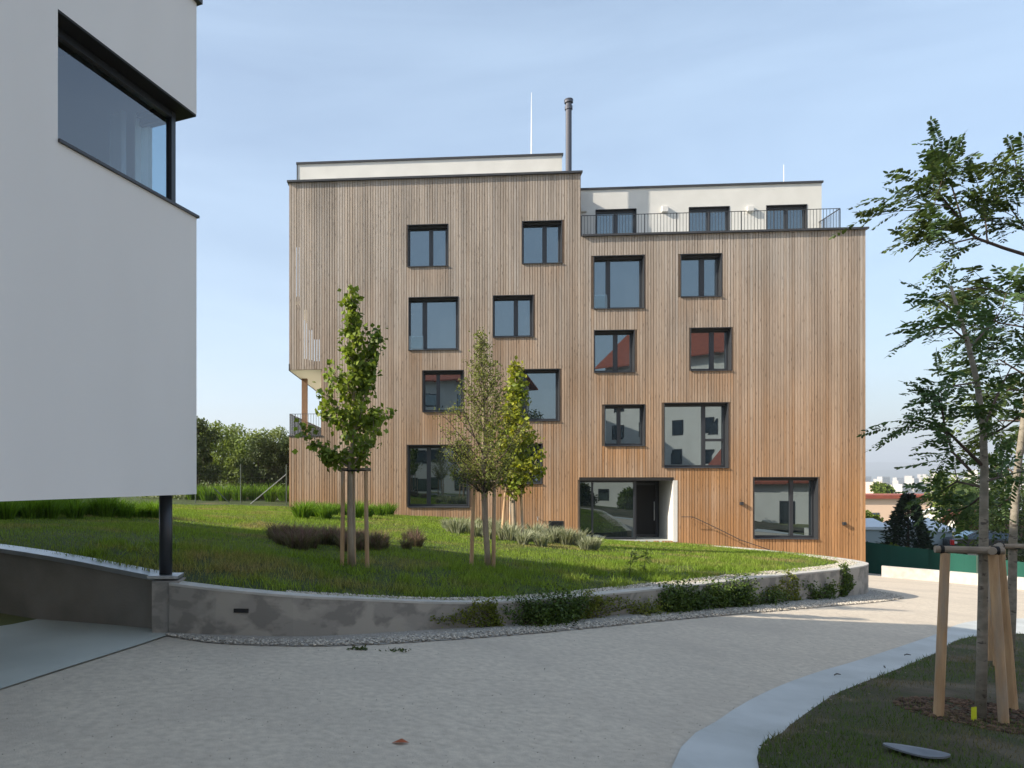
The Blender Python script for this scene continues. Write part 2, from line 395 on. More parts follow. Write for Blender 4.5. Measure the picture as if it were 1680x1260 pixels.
# ------------------------------------------------------------------ mesh helpers
class MB:
    def __init__(s):
        s.v = []; s.f = []
    def quad(s, a, b, c, d):
        i = len(s.v); s.v += [tuple(a), tuple(b), tuple(c), tuple(d)]; s.f.append((i, i+1, i+2, i+3)); return s
    def poly(s, pts):
        i = len(s.v); s.v += [tuple(p) for p in pts]; s.f.append(tuple(range(i, i+len(pts)))); return s
    def box(s, x0, x1, y0, y1, z0, z1):
        i = len(s.v)
        s.v += [(x0,y0,z0),(x1,y0,z0),(x1,y1,z0),(x0,y1,z0),(x0,y0,z1),(x1,y0,z1),(x1,y1,z1),(x0,y1,z1)]
        s.f += [(i,i+3,i+2,i+1),(i+4,i+5,i+6,i+7),(i,i+1,i+5,i+4),(i+1,i+2,i+6,i+5),(i+2,i+3,i+7,i+6),(i+3,i,i+4,i+7)]
        return s
    def prism(s, pts, z0, z1):
        n = len(pts); i = len(s.v)
        f0 = z0 if callable(z0) else (lambda p: z0)
        f1 = z1 if callable(z1) else (lambda p: z1)
        s.v += [(p[0], p[1], f0(p)) for p in pts] + [(p[0], p[1], f1(p)) for p in pts]
        s.f.append(tuple(range(i+n-1, i-1, -1))); s.f.append(tuple(range(i+n, i+2*n)))
        for k in range(n):
            k2 = (k+1) % n
            s.f.append((i+k, i+k2, i+n+k2, i+n+k))
        return s
    def tube(s, pts, rad, n=8, cap=True):
        pts = [Vector(p) for p in pts]
        if not hasattr(rad, '__len__'): rad = [rad]*len(pts)
        i0 = len(s.v)
        up = None
        for k, p in enumerate(pts):
            a = pts[max(k-1, 0)]; b = pts[min(k+1, len(pts)-1)]
            d = (b-a).normalized()
            if up is None:
                up = Vector((1, 0, 0)) if abs(d.x) < 0.8 else Vector((0, 1, 0))
            x = (up - d*up.dot(d)).normalized(); y = d.cross(x); up = x
            for j in range(n):
                t = 2*math.pi*j/n
                s.v.append(tuple(p + (x*math.cos(t) + y*math.sin(t))*rad[k]))
        for k in range(len(pts)-1):
            for j in range(n):
                j2 = (j+1) % n
                s.f.append((i0+k*n+j, i0+k*n+j2, i0+(k+1)*n+j2, i0+(k+1)*n+j))
        if cap:
            s.f.append(tuple(i0+j for j in range(n-1, -1, -1)))
            e = i0+(len(pts)-1)*n
            s.f.append(tuple(e+j for j in range(n)))
        return s
    def bar(s, a, b, w, h=None):
        """square bar between two points"""
        h = h or w
        a = Vector(a); b = Vector(b); d = (b-a).normalized()
        up = Vector((0, 0, 1)) if abs(d.z) < 0.9 else Vector((0, 1, 0))
        x = d.cross(up).normalized()*(w/2); y = x.cross(d).normalized()*(h/2)
        i = len(s.v)
        for p in (a, b):
            s.v += [tuple(p-x-y), tuple(p+x-y), tuple(p+x+y), tuple(p-x+y)]
        s.f += [(i+3,i+2,i+1,i),(i+4,i+5,i+6,i+7)] + [(i+k, i+(k+1)%4, i+4+(k+1)%4, i+4+k) for k in range(4)]
        return s
    def build(s, name, m, parent=None, smooth=False, bevel=0.0):
        me = bpy.data.meshes.new(name)
        me.from_pydata(s.v, [], s.f)
        me.update()
        if smooth:
            me.shade_smooth()
        me.materials.append(M[m] if isinstance(m, str) else m)
        o = bpy.data.objects.new(name, me)
        COL.objects.link(o)
        if parent: o.parent = parent
        if bevel > 0:
            md = o.modifiers.new('bevel', 'BEVEL'); md.width = bevel; md.segments = 2; md.limit_method = 'ANGLE'
        return o

def np_mesh(name, verts, faces, m, parent=None, smooth=False):
    """fast mesh from arrays; faces is (n,3) or (n,4)"""
    me = bpy.data.meshes.new(name)
    verts = np.asarray(verts, dtype=np.float32); faces = np.asarray(faces, dtype=np.int32)
    nv, nf, k = len(verts), len(faces), faces.shape[1]
    me.vertices.add(nv); me.vertices.foreach_set('co', verts.ravel())
    me.loops.add(nf*k); me.loops.foreach_set('vertex_index', faces.ravel())
    me.polygons.add(nf)
    me.polygons.foreach_set('loop_start', np.arange(0, nf*k, k, dtype=np.int32))
    me.polygons.foreach_set('loop_total', np.full(nf, k, dtype=np.int32))
    me.update(calc_edges=True); me.validate()
    if smooth: me.shade_smooth()
    me.materials.append(M[m] if isinstance(m, str) else m)
    o = bpy.data.objects.new(name, me); COL.objects.link(o)
    if parent: o.parent = parent
    return o

def tag(o, label=None, cat=None, group=None, kind=None):
    if label: o['label'] = label
    if cat: o['category'] = cat
    if group: o['group'] = group
    if kind: o['kind'] = kind
    return o

def empty(name, loc=(0, 0, 0), rz=0.0, label=None, cat=None, group=None):
    o = bpy.data.objects.new(name, None); COL.objects.link(o)
    o.empty_display_size = 0.2
    o.location = loc; o.rotation_euler = (0, 0, rz)
    return tag(o, label, cat, group)

def copy_tree(o, parent=None):
    c = o.copy(); COL.objects.link(c)
    if parent: c.parent = parent
    for ch in list(o.children): copy_tree(ch, c)
    return c

def unit(a):
    return a/np.maximum(np.linalg.norm(a, axis=-1, keepdims=True), 1e-9)

def rand_dirs(n):
    return unit(rng.normal(size=(n, 3)))

def leaves(points, size, dirs=None, ratio=0.6, fold=0.25, droop=0.0, jitter=0.35):
    """folded diamond leaves, 2 triangles each; returns verts, faces"""
    n = len(points)
    d = rand_dirs(n) if dirs is None else unit(dirs + rng.normal(size=(n, 3))*jitter)
    d = d + np.array([0, 0, -droop]); d = unit(d)
    s = unit(np.cross(d, rand_dirs(n)))
    nn = np.cross(d, s)
    L = (np.full(n, size) if np.isscalar(size) else size)*rng.uniform(0.65, 1.25, n)
    L = L[:, None]
    p = points
    v = np.stack([p, p + d*L*0.45 + s*L*ratio*0.5 + nn*L*fold*0.4, p + d*L, p + d*L*0.45 - s*L*ratio*0.5 + nn*L*fold*0.4], axis=1).reshape(-1, 3)
    i = np.arange(n)*4
    f = np.concatenate([np.stack([i, i+1, i+2], 1), np.stack([i, i+2, i+3], 1)])
    return v, f

def merge(parts):
    vs, fs, o = [], [], 0
    for v, f in parts:
        vs.append(v); fs.append(f+o); o += len(v)
    return np.concatenate(vs), np.concatenate(fs)

def in_poly(x, y, poly):
    poly = np.asarray(poly)
    inside = np.zeros(len(x), bool)
    j = len(poly)-1
    for i in range(len(poly)):
        xi, yi = poly[i]; xj, yj = poly[j]
        c = ((yi > y) != (yj > y)) & (x < (xj-xi)*(y-yi)/(yj-yi+1e-12)+xi)
        inside ^= c
        j = i
    return inside

def densify(poly, step, closed=True):
    out = []
    n = len(poly)
    for i in range(n if closed else n-1):
        a = np.array(poly[i], float); b = np.array(poly[(i+1) % n], float)
        k = max(1, int(np.linalg.norm(b-a)/step))
        for t in range(k): out.append(tuple(a+(b-a)*t/k))
    if not closed: out.append(tuple(poly[-1]))
    return out

def smooth_line(pts, n=60):
    """Catmull-Rom through control points (any dimension), evenly resampled"""
    P_ = np.array(pts, float)
    P_ = np.vstack([2*P_[0]-P_[1], P_, 2*P_[-1]-P_[-2]])
    out = []
    for i in range(1, len(P_)-2):
        for t in np.linspace(0, 1, 24, endpoint=False):
            a, b, c, d = P_[i-1], P_[i], P_[i+1], P_[i+2]
            out.append(0.5*((2*b)+(-a+c)*t+(2*a-5*b+4*c-d)*t*t+(-a+3*b-3*c+d)*t**3))
    out.append(P_[-2]); out = np.array(out)
    s = np.concatenate([[0], np.cumsum(np.linalg.norm(np.diff(out[:, :2], axis=0), axis=1))])
    q = np.linspace(0, s[-1], n)
    return np.stack([np.interp(q, s, out[:, k]) for k in range(out.shape[1])], axis=1)

def sheet(name, poly, zf, step, m, kind='structure', pstep=None):
    """heightfield over a polygon, triangulated"""
    b = densify(poly, pstep or step)
    xs = np.array([p[0] for p in b]); ys = np.array([p[1] for p in b])
    gx, gy = np.meshgrid(np.arange(xs.min(), xs.max(), step), np.arange(ys.min(), ys.max(), step))
    gx = gx.ravel()+rng.uniform(-.2, .2, gx.size)*step; gy = gy.ravel()+rng.uniform(-.2, .2, gy.size)*step
    k = in_poly(gx, gy, b)
    pts = b + list(zip(gx[k], gy[k]))
    n = len(b)
    v, e, f, *_ = delaunay_2d_cdt([Vector(p) for p in pts], [(i, (i+1) % n) for i in range(n)], [list(range(n))], 1, 1e-5)
    va = np.array([(p.x, p.y) for p in v])
    z = zf(va[:, 0], va[:, 1])
    V = np.column_stack([va, z])
    tris = [t if len(t) == 3 else None for t in f]
    tris = np.array([t for t in tris if t])
    a, bb, c = va[tris[:, 0]], va[tris[:, 1]], va[tris[:, 2]]
    cr = (bb[:, 0]-a[:, 0])*(c[:, 1]-a[:, 1])-(bb[:, 1]-a[:, 1])*(c[:, 0]-a[:, 0])
    tris[cr < 0] = tris[cr < 0][:, ::-1]
    o = np_mesh(name, V, tris, m, smooth=True)
    return tag(o, kind=kind)

# ------------------------------------------------------------------ heights and unprojection
def sp(x, k=1.0):
    return np.logaddexp(0, x/k)*k
def pz(x, y):
    """path and general ground"""
    x = np.asarray(x, float); y = np.asarray(y, float)
    return -0.072*sp(x, 0.6) - 0.05*sp(np.minimum(y, 60)-15, 1.5) + 0.028
def far_z(x, y):
    r = np.hypot(x, y)
    d = np.clip((r-32)/400, 0, 1)
    right = np.clip((x+5)/40, 0, 1)
    left = 1-right
    lo = -2.0 - 34*d**0.8
    base = pz(np.clip(x, -40, 26), y)
    w = np.clip((r-34)/25, 0, 1)*right
    hl = 0.45 + 0.0*x
    wl_ = np.clip((-x-2)/4, 0, 1)*np.clip((y-8)/6, 0, 1)
    z = base*(1-w)+lo*w
    return z*(1-wl_)+hl*wl_ - 0.05

def ray(px, py, Y):
    return np.array([(px-CX)/F*Y, Y, H-(py-CY)/F*Y])
def hit(px, py, zf, y0=2.0, y1=80.0):
    ys = np.linspace(y0, y1, 4000)
    d = H-(py-CY)/F*ys - zf((px-CX)/F*ys, ys)
    k = np.argmax(d < 0)
    return ray(px, py, ys[k])

# curved retaining wall: x, y, top height
WALL = smooth_line([(-1.93, 8.22, .56), (-1.2, 8.08, .50), (-.19, 8.2, .41), (1.64, 9.3, .20), (4.55, 11.6, .05), (6.8, 13.4, -.03),
                    (9.3, 15.5, -.15), (10.7, 16.9, -.22), (11.25, 17.9, -.26), (11.42, 19.2, -.30), (11.45, 21, -.37), (11.5, 24.5, -.52), (11.45, 28.6, -.76)], 110)
COPE = [(-2.02, 8.42, .60), (-4.33, 9.57, .81), (-9.0, 11.9, 1.0), (-16, 15.4, 1.1)]
# building frame
TH = math.atan(0.0879)
CB, SB = math.cos(TH), math.sin(TH)
A0 = (-2.94, 33.0)
def fac(px, py, w=0.0):
    """photo pixel -> (u, z) on the facade plane set back by w"""
    r = (px-CX)/F
    u = (r*(A0[1]+w*CB)-A0[0]-w*SB)/(CB+r*SB)
    Y = A0[1]-u*SB+w*CB
    return u, H-(py-CY)/F*Y
def bw(u, w):
    return (A0[0]+u*CB+w*SB, A0[1]-u*SB+w*CB)

ctrl = [(p[0], p[1], p[2]-.02) for p in WALL[::6]] + [(x, y, z-.03) for x, y, z in COPE]
ctrl += [(-.1, 10.6, .45), (1.98, 12.3, .24), (3.72, 19.2, .12), (-1.95, 18.1, .47), (-8, 20, .85), (-14, 30, .6), (-7, 33, .42), (-4, 40, .42), (-14, 42, .5),
         (-20, 25, .9), (6, 18, -.08), (8, 22, -.30), (1, 25, .27), (-3, 26, .45), (5.5, 26, -.28)]
for px_, py_ in ((474, 833), (570, 838), (670, 846), (770, 853), (870, 868), (945, 884)):
    u_, z_ = fac(px_, py_); x_, y_ = bw(u_, 0); ctrl.append((x_, y_, z_))
ctrl = np.array(ctrl)
def _tps(r2):
    return 0.5*r2*np.log(r2+1e-9)
_n = len(ctrl)
_A = np.zeros((_n+3, _n+3))
_d = ((ctrl[:, None, :2]-ctrl[None, :, :2])**2).sum(-1)
_A[:_n, :_n] = _tps(_d) + np.eye(_n)*0.05
_A[:_n, _n] = 1; _A[:_n, _n+1:] = ctrl[:, :2]; _A[_n, :_n] = 1; _A[_n+1:, :_n] = ctrl[:, :2].T
_w = np.linalg.solve(_A, np.concatenate([ctrl[:, 2], [0, 0, 0]]))
def lawn_z(x, y):
    x = np.atleast_1d(np.asarray(x, float)); y = np.atleast_1d(np.asarray(y, float))
    out = np.empty(len(x))
    for s in range(0, len(x), 20000):
        q = np.column_stack([x[s:s+20000], y[s:s+20000]])
        d2 = ((q[:, None]-ctrl[None, :, :2])**2).sum(-1)
        out[s:s+20000] = _tps(d2)@_w[:_n] + _w[_n] + q@_w[_n+1:]
    return out

# ------------------------------------------------------------------ ground
def polar_ground():
    rs = np.concatenate([[0.5], np.linspace(2, 60, 59), np.geomspace(64, 9000, 60)])
    na = 160
    a = np.linspace(0, 2*np.pi, na, endpoint=False)
    rr, aa = np.meshgrid(rs, a, indexing='ij')
    x = (rr*np.cos(aa)).ravel(); y = (rr*np.sin(aa)+12).ravel()
    z = far_z(x, y)
    V = np.column_stack([x, y, z])
    i, j = np.meshgrid(np.arange(len(rs)-1), np.arange(na), indexing='ij')
    i = i.ravel(); j = j.ravel(); j2 = (j+1) % na
    f = np.stack([i*na+j, (i+1)*na+j, (i+1)*na+j2, i*na+j2], 1)
    V = np.vstack([V, [[0, 12, far_z(np.array([0.]), np.array([12.]))[0]]]])
    o = np_mesh('ground', V, f, 'meadow', smooth=True)
    return tag(o, kind='structure')
polar_ground()

E1 = Vector((-.39, -1, 0)).normalized()      # along the white wall towards the camera
E2 = Vector((-1, .5, 0)).normalized()        # along its far face
PC = Vector((-1.77, 8.6, 0))                 # far corner of the white building

# path
gut_in_px = [(1103, 1260), (1182, 1182), (1257, 1137), (1333, 1107), (1417, 1082), (1527, 1045), (1604, 1019)]
gut_out_px = [(1243, 1260), (1283, 1207), (1333, 1167), (1383, 1137), (1467, 1103), (1530, 1077), (1604, 1046)]
gi = [hit(a, b, pz)[:2] for a, b in gut_in_px]
go = [hit(a, b, pz)[:2] for a, b in gut_out_px]
gi = [gi[0]+(gi[0]-gi[1])*2.2+np.array([.25, -1.0])] + gi
go = [go[0]+(go[0]-go[1])*2.2+np.array([.25, -1.0])] + go
gi += [gi[-1]+np.array([3.0, 1.5]), gi[-1]+np.array([8.0, 3.2]), gi[-1]+np.array([13, 4.2])]
go += [go[-1]+np.array([3.0, 1.3]), go[-1]+np.array([8.0, 2.8]), go[-1]+np.array([13, 3.6])]
GI = smooth_line(gi, 70); GO = smooth_line(go, 70)
right_fence = [(20.6, 36.0), (23.4, 32.6), (23.9, 28.0), (24.2, 22.0), (24.4, 15.0)]
path_poly = [(-12, -8), (2.0, -8), tuple(GI[0])] + [tuple(p) for p in GI[1:]] + \
            [(25.5, 20), (25, 28), (24.5, 33), (21.5, 38), (20.0, 38)] + [bw(22.6, -.02), bw(12.5, -.02)] + \
            [(p[0], p[1]) for p in WALL[::-1][:-1]] + [(-1.95, 8.2)] + [tuple((PC+E1*t)[:2]) for t in (.5, 6, 12)] + [(-12, -4)]
pth = sheet('path', path_poly, lambda x, y: pz(x, y)+.012*0, 0.6, 'path')

# concrete channel beside the path
def strip(name, a, b, za, zb, m, mid=None):
    n = len(a); V = []; fcs = []
    k = 5
    for i in range(n):
        for j in range(k):
            t = j/(k-1)
            p = a[i]*(1-t)+b[i]*t
            z = za*(1-t)+zb*t - (mid or 0)*4*t*(1-t)
            V.append((p[0], p[1], float(pz(p[0], p[1]))+z))
    for i in range(n-1):
        for j in range(k-1):
            q = i*k+j
            fcs.append((q, q+k, q+k+1, q+1))
    mb = MB(); mb.v = V; mb.f = fcs
    o = mb.build(name, m, smooth=True)
    return tag(o, kind='structure')
g = strip('drainage_channel', GI, GO, .010, .016, 'gutter', mid=.012)

# verge on the right of the channel
verge_poly = [tuple(p) for p in GO[1:]] + [(25, 14), (25, -3), (float(GO[1][0])+.5, -3)]
def verge_z(x, y):
    # distance to channel edge raises soil a little
    q = np.column_stack([np.atleast_1d(x), np.atleast_1d(y)])
    d = np.sqrt(((q[:, None]-GO[None])**2).sum(-1)).min(1)
    return pz(x, y)+.02+.05*np.clip(d/0.6, 0, 1)+.02*np.sin(np.atleast_1d(x)*3.1)*np.cos(np.atleast_1d(y)*2.3)*np.clip(d, 0, 1)
verge = sheet('verge', verge_poly, verge_z, 0.2, 'verge_soil')

# lawn inside the retaining wall
lawn_poly = [(p[0], p[1]) for p in WALL] + [bw(13.3, -2.2), bw(8.9, -2.4), bw(8.7, -.05), bw(-.1, -.02), bw(-.2, 12), (-30, 50), (-30, 22.4)] + [(x, y) for x, y, z in COPE[::-1]]
lawn = sheet('lawn', lawn_poly, lambda x, y: lawn_z(x, y), 0.45, 'soil_lawn', pstep=.3)

# driveway slab under the white building
c0 = PC+E1*.35
slab_poly = [(-2.0, 8.36), (-1.92, 8.15)] + [tuple((PC+E1*t+Vector((0.05, 0, 0)))[:2]) for t in (1.0, 4.0, 12.0)] + [tuple((PC+E1*12+E2*9)[:2]), (-9.0, 11.86)]
slab = sheet('driveway', slab_poly, lambda x, y: pz(x, y)+.016-.03*np.clip((-2.6-x), 0, 3), 0.5, 'slab')

# far hills
def hills():
    parts = []
    for (R0, h0, amp, seed, x0, x1) in ((6200, 60, 42, 1, -4000, 9000), (8200, 95, 60, 5, -6000, 12000)):
        n = 160; k = 5
        xs = np.linspace(x0, x1, n)
        V = []
        prof = h0 + amp*(np.sin(xs/1500+seed)*.5+np.sin(xs/620+seed*2.1)*.28+np.sin(xs/260+seed*.7)*.1) + 45*np.clip((xs-2800)/3500, 0, 1)
        for j in range(k):
            t = j/(k-1)
            for i in range(n):
                V.append((xs[i], R0+1300*t-0.05*abs(xs[i]), -60+(prof[i]+60)*math.sin(t*math.pi/2)))
        f = [(j*n+i, j*n+i+1, (j+1)*n+i+1, (j+1)*n+i) for j in range(k-1) for i in range(n-1)]
        parts.append((np.array(V), np.array(f)))
    v, f = merge(parts)
    o = np_mesh('hills', v, f, 'hill', smooth=True)
    tag(o, kind='structure')
hills()

# ------------------------------------------------------------------ the timber-clad building
bld = empty('timber_building', (A0[0], A0[1], 0), -TH,
            'five-storey apartment building clad in vertical brown timber battens with scattered dark square windows', 'building')
WB = 22.83                                   # facade length
UJ = fac(953, 300)[0]                        # where the tall block ends
ZT, ZR = 13.90, 11.34                        # coping heights
DEPTH = 14.0
WPX = [  # x0, y0, x1, y1, mullion x0, x1, extras
    (669, 369, 735, 436, 704, 711, ''), (857, 363, 922, 431, 890, 897, ''), (670, 488, 752, 573, 693, 701, 'guard'),
    (809, 485, 875, 552, 843, 850, ''), (694, 608, 760, 675, 716, 722, ''), (840, 606, 918, 690, 856, 864, ''),
    (669, 730, 770, 832, 700, 707, 'low'), (825, 728, 889, 793, 858, 865, 'low'),
    (974, 420, 1057, 505, 994, 1001, 'guard'), (1117, 417, 1184, 486, 1147, 1155, ''), (975, 542, 1041, 610, 1006, 1013, ''),
    (1133, 538, 1200, 607, 1164, 1171, ''), (992, 664, 1058, 731, 1012, 1018, ''), (1090, 661, 1195, 767, 1151, 1157, 'split'),
    (1237, 783, 1342, 884, 1295, 1301, '')]
WLAB = ['topmost window of the tall block, left one', 'topmost window of the tall block, right one', 'wide window with a glass guard left of the tree tops',
        'small square window above the yellow-green tree', 'small window half behind the middle tree', 'tall window partly behind the yellow-green tree',
        'large ground-level window near the lawn', 'low window behind the yellow-green tree', 'wide window with a glass guard under the terrace',
        'top right small window under the terrace', 'small window reflecting a red roof, left', 'small window reflecting a red roof, right',
        'small window above the entrance', 'large window with a split right sash', 'lowest large window by the corner']
openings = []
wins = []
for (x0, y0, x1, y1, m0, m1, ex), lb in zip(WPX, WLAB):
    u0, z1 = fac(x0, y0); u1, z0 = fac(x1, y1)
    ua, _ = fac(m0, y0, .33); ub, _ = fac(m1, y0, .33)
    wins.append((u0, u1, z0, z1, ua, ub, ex, lb)); openings.append((u0, u1, z0, z1))
ENT = (fac(951, 788)[0], fac(1105, 788)[0], -0.90, fac(1030, 788)[1])
openings.append(ENT)
LOG = (-1.0, fac(527, 650)[0], fac(474, 715)[1], fac(474, 607)[1])
openings.append(LOG)
VENT = (*[fac(901, 855)[0], fac(924, 855)[0]], fac(912, 867)[1], fac(912, 855)[1])
see_through = [(.22, .5, 8.8, 11.2), (.58, .82, 6.55, 8.6), (.82, 1.02, 6.5, 7.75), (1.02, 1.28, 6.45, 7.35)]

def holed_wall(mb, u0, u1, z0, z1, holes, w):
    us = sorted({u0, u1, *[min(max(h[k], u0), u1) for h in holes for k in (0, 1)]})
    zs = sorted({z0, z1, *[min(max(h[k], z0), z1) for h in holes for k in (2, 3)]})
    for a, b in zip(us, us[1:]):
        if b-a < 1e-6: continue
        run = None
        for c, d in zip(zs, zs[1:]):
            if d-c < 1e-6: continue
            m_ = ((a+b)/2, (c+d)/2)
            blocked = any(h[0] < m_[0] < h[1] and h[2] < m_[1] < h[3] for h in holes)
            if blocked:
                if run: mb.quad((a, w, run[0]), (b, w, run[0]), (b, w, run[1]), (a, w, run[1])); run = None
            else:
                run = (run[0], d) if run else (c, d)
        if run: mb.quad((a, w, run[0]), (b, w, run[0]), (b, w, run[1]), (a, w, run[1]))

ZB = -2.6
wmb = MB()
holed_wall(wmb, 0, UJ, ZB, ZT-.02, openings+see_through, .036)
holed_wall(wmb, UJ, WB, ZB, ZR-.02, openings, .036)
# flanks, back, tall block's flank over the terrace
wmb.quad((WB, .036, ZB), (WB, DEPTH, ZB), (WB, DEPTH, ZR-.02), (WB, .036, ZR-.02))
wmb.quad((UJ, .036, ZR-.02), (UJ, DEPTH, ZR-.02), (UJ, DEPTH, ZT-.02), (UJ, .036, ZT-.02))
wmb.quad((WB, DEPTH, ZB), (0, DEPTH, ZB), (0, DEPTH, ZR-.02), (WB, DEPTH, ZR-.02))
wmb.quad((0, DEPTH, ZB), (0, .036, ZB), (0, .036, LOG[2]), (0, DEPTH, LOG[2]))
wmb.build('wall', 'backing', bld)
# open loggias along the left flank
LU = LOG[1]
lm = MB()
lm.box(LU+.02, LU+.2, .04, DEPTH-.02, LOG[2]+.02, ZT-.05)
lm.build('loggia_wall', 'plaster', bld)
for z0, z1 in ((LOG[2]-.2, LOG[2]+.01), (LOG[3]+.0, LOG[3]+.26), (8.95, 9.15), (12.0, 12.2)):
    MB().box(.01, LU+.02, .04, 12.0, z0, z1).build('loggia_slab', 'soffit', bld)
MB().box(-.012, .012, -.01, 12.0, LOG[3]-.03, LOG[3]+.26).build('slab_edge', 'coping', bld)
for w in (2.9, 11.4):
    MB().box(.06, .30, w, w+.26, LOG[2]+.01, LOG[3]).build('loggia_post', 'post_wood', bld)
def railing(name, pts, z0, h, parent, spacing=.115, bar=.014, local=True):
    """flat-bar railing along a polyline in building coordinates"""
    mb = MB()
    for (a, b) in zip(pts, pts[1:]):
        a = Vector((*a, 0)); b = Vector((*b, 0)); L = (b-a).length; n = int(L/spacing)
        za = a.copy(); zb = b.copy(); za.z = zb.z = z0+h
        mb.bar(za, zb, .045, .018)
        la = a.copy(); lb_ = b.copy(); la.z = lb_.z = z0+.06
        mb.bar(la, lb_, .035, .014)
        for i in range(n+1):
            p = a.lerp(b, i/n)
            wd = .032 if i % 10 == 0 else bar
            mb.bar((p.x, p.y, z0), (p.x, p.y, z0+h-.01), wd, wd)
    o = mb.build(name, 'metal', parent)
    return o
railing('loggia_railing', [(LU, .06), (.03, .06), (.03, 11.8)], LOG[2]+.01, .90, bld, .11)
MB().box(-.03, LU+.05, -.03, .045, LOG[2]-.03, LOG[2]+.012).build('loggia_sill', 'coping', bld)

# battens, one object per column
PITCH, BWD = .106, .087
nb = int(WB/PITCH)
def add_batten(k):
    uc = (k+.5)*WB/nb
    top = ZT if uc < UJ else ZR
    gx, gy = bw(uc, 0)
    bot = (float(lawn_z(gx, gy)[0]) - .06) if uc < 8.75 else (-.86 if uc < 12.6 else float(pz(gx, gy))+.05)
    iv = [(bot, top-.01)]
    for h in openings+[VENT]:
        if h[0]-.01 < uc+BWD/2 and uc-BWD/2 < h[1]+.01:
            hz0, hz1 = h[2]-.012, h[3]+.012
            if h[0] > uc-BWD/2 and h[0]-uc > .0 and h[0] < uc+BWD/2 and h[0]-(uc-BWD/2) > BWD*.75: continue
            nv = []
            for a, b in iv:
                if hz1 <= a or hz0 >= b: nv.append((a, b)); continue
                if a < hz0: nv.append((a, hz0))
                if b > hz1: nv.append((hz1, b))
            iv = nv
    for a, b in iv:
        if b-a < .03: continue
        under = any(abs(b-(h[2]-.012)) < .02 for h in openings[:-2])
        BAT.append((uc, a, b, under))
BAT = []
for k in range(nb): add_batten(k)
def batten_geo(uc, a, b, under, v, f, fr):
    w0, w1 = -.001+random.uniform(-.004, .004), .034
    hw = BWD/2*random.uniform(.90, 1.09)
    zs, fs = [a, b], [0, 0]
    if under and b-a > 1.2: zs = [a, b-1.15, b-.35, b]; fs = [0, 0, 1, 1]
    i0 = len(v)
    for z, q in zip(zs, fs):
        v += [(uc-hw, w1, z), (uc-hw, w0, z), (uc+hw, w0, z), (uc+hw, w1, z)]; fr += [q]*4
    n = len(zs)
    for s_ in range(n-1):
        o_ = i0+s_*4
        for j in range(3): f.append((o_+j, o_+j+1, o_+j+5, o_+j+4))
    f.append((i0, i0+3, i0+2, i0+1)); e_ = i0+(n-1)*4
    f.append((e_, e_+1, e_+2, e_+3))
def batten_obj(name, v, f, fr):
    me = bpy.data.meshes.new(name); me.from_pydata(v, [], f); me.update()
    at = me.attributes.new('fresh', 'FLOAT', 'POINT'); at.data.foreach_set('value', np.array(fr, dtype=np.float32))
    ar = me.attributes.new('tone', 'FLOAT', 'POINT')
    tv = np.zeros(len(v), dtype=np.float32)
    # one tone per board (connected piece)
    comp = {}
    lab_ = np.arange(len(v))
    for fc in f:
        m_ = min(lab_[list(fc)]); lab_[list(fc)] = m_
    for q in range(len(v)):
        tv[q] = comp.setdefault(int(v[q][0]*50)*1000+int(lab_[q]), random.random()) if name != 'batten' else 0
    if name == 'batten': tv[:] = random.random()
    ar.data.foreach_set('value', tv)
    me.materials.append(M['wood'])
    o = bpy.data.objects.new(name, me); COL.objects.link(o); o.parent = bld
    return o
BAT.sort(key=lambda t: t[1]-t[2])
for t in BAT[:300]:
    v, f, fr = [], [], []
    batten_geo(*t, v, f, fr); batten_obj('batten', v, f, fr)
v, f, fr = [], [], []
for t in BAT[300:]: batten_geo(*t, v, f, fr)
if v: batten_obj('short_battens', v, f, fr)['kind'] = 'stuff'


# windows
def frame_ring(mb, u0, u1, z0, z1, wd, w0, w1, wb=None, wt=None):
    wb = wb or wd
    mb.box(u0, u0+wd, w0, w1, z0, z1); mb.box(u1-wd, u1, w0, w1, z0, z1)
    mb.box(u0+wd, u1-wd, w0, w1, z0, z0+wb); mb.box(u0+wd, u1-wd, w0, w1, z1-(wt or wd), z1)

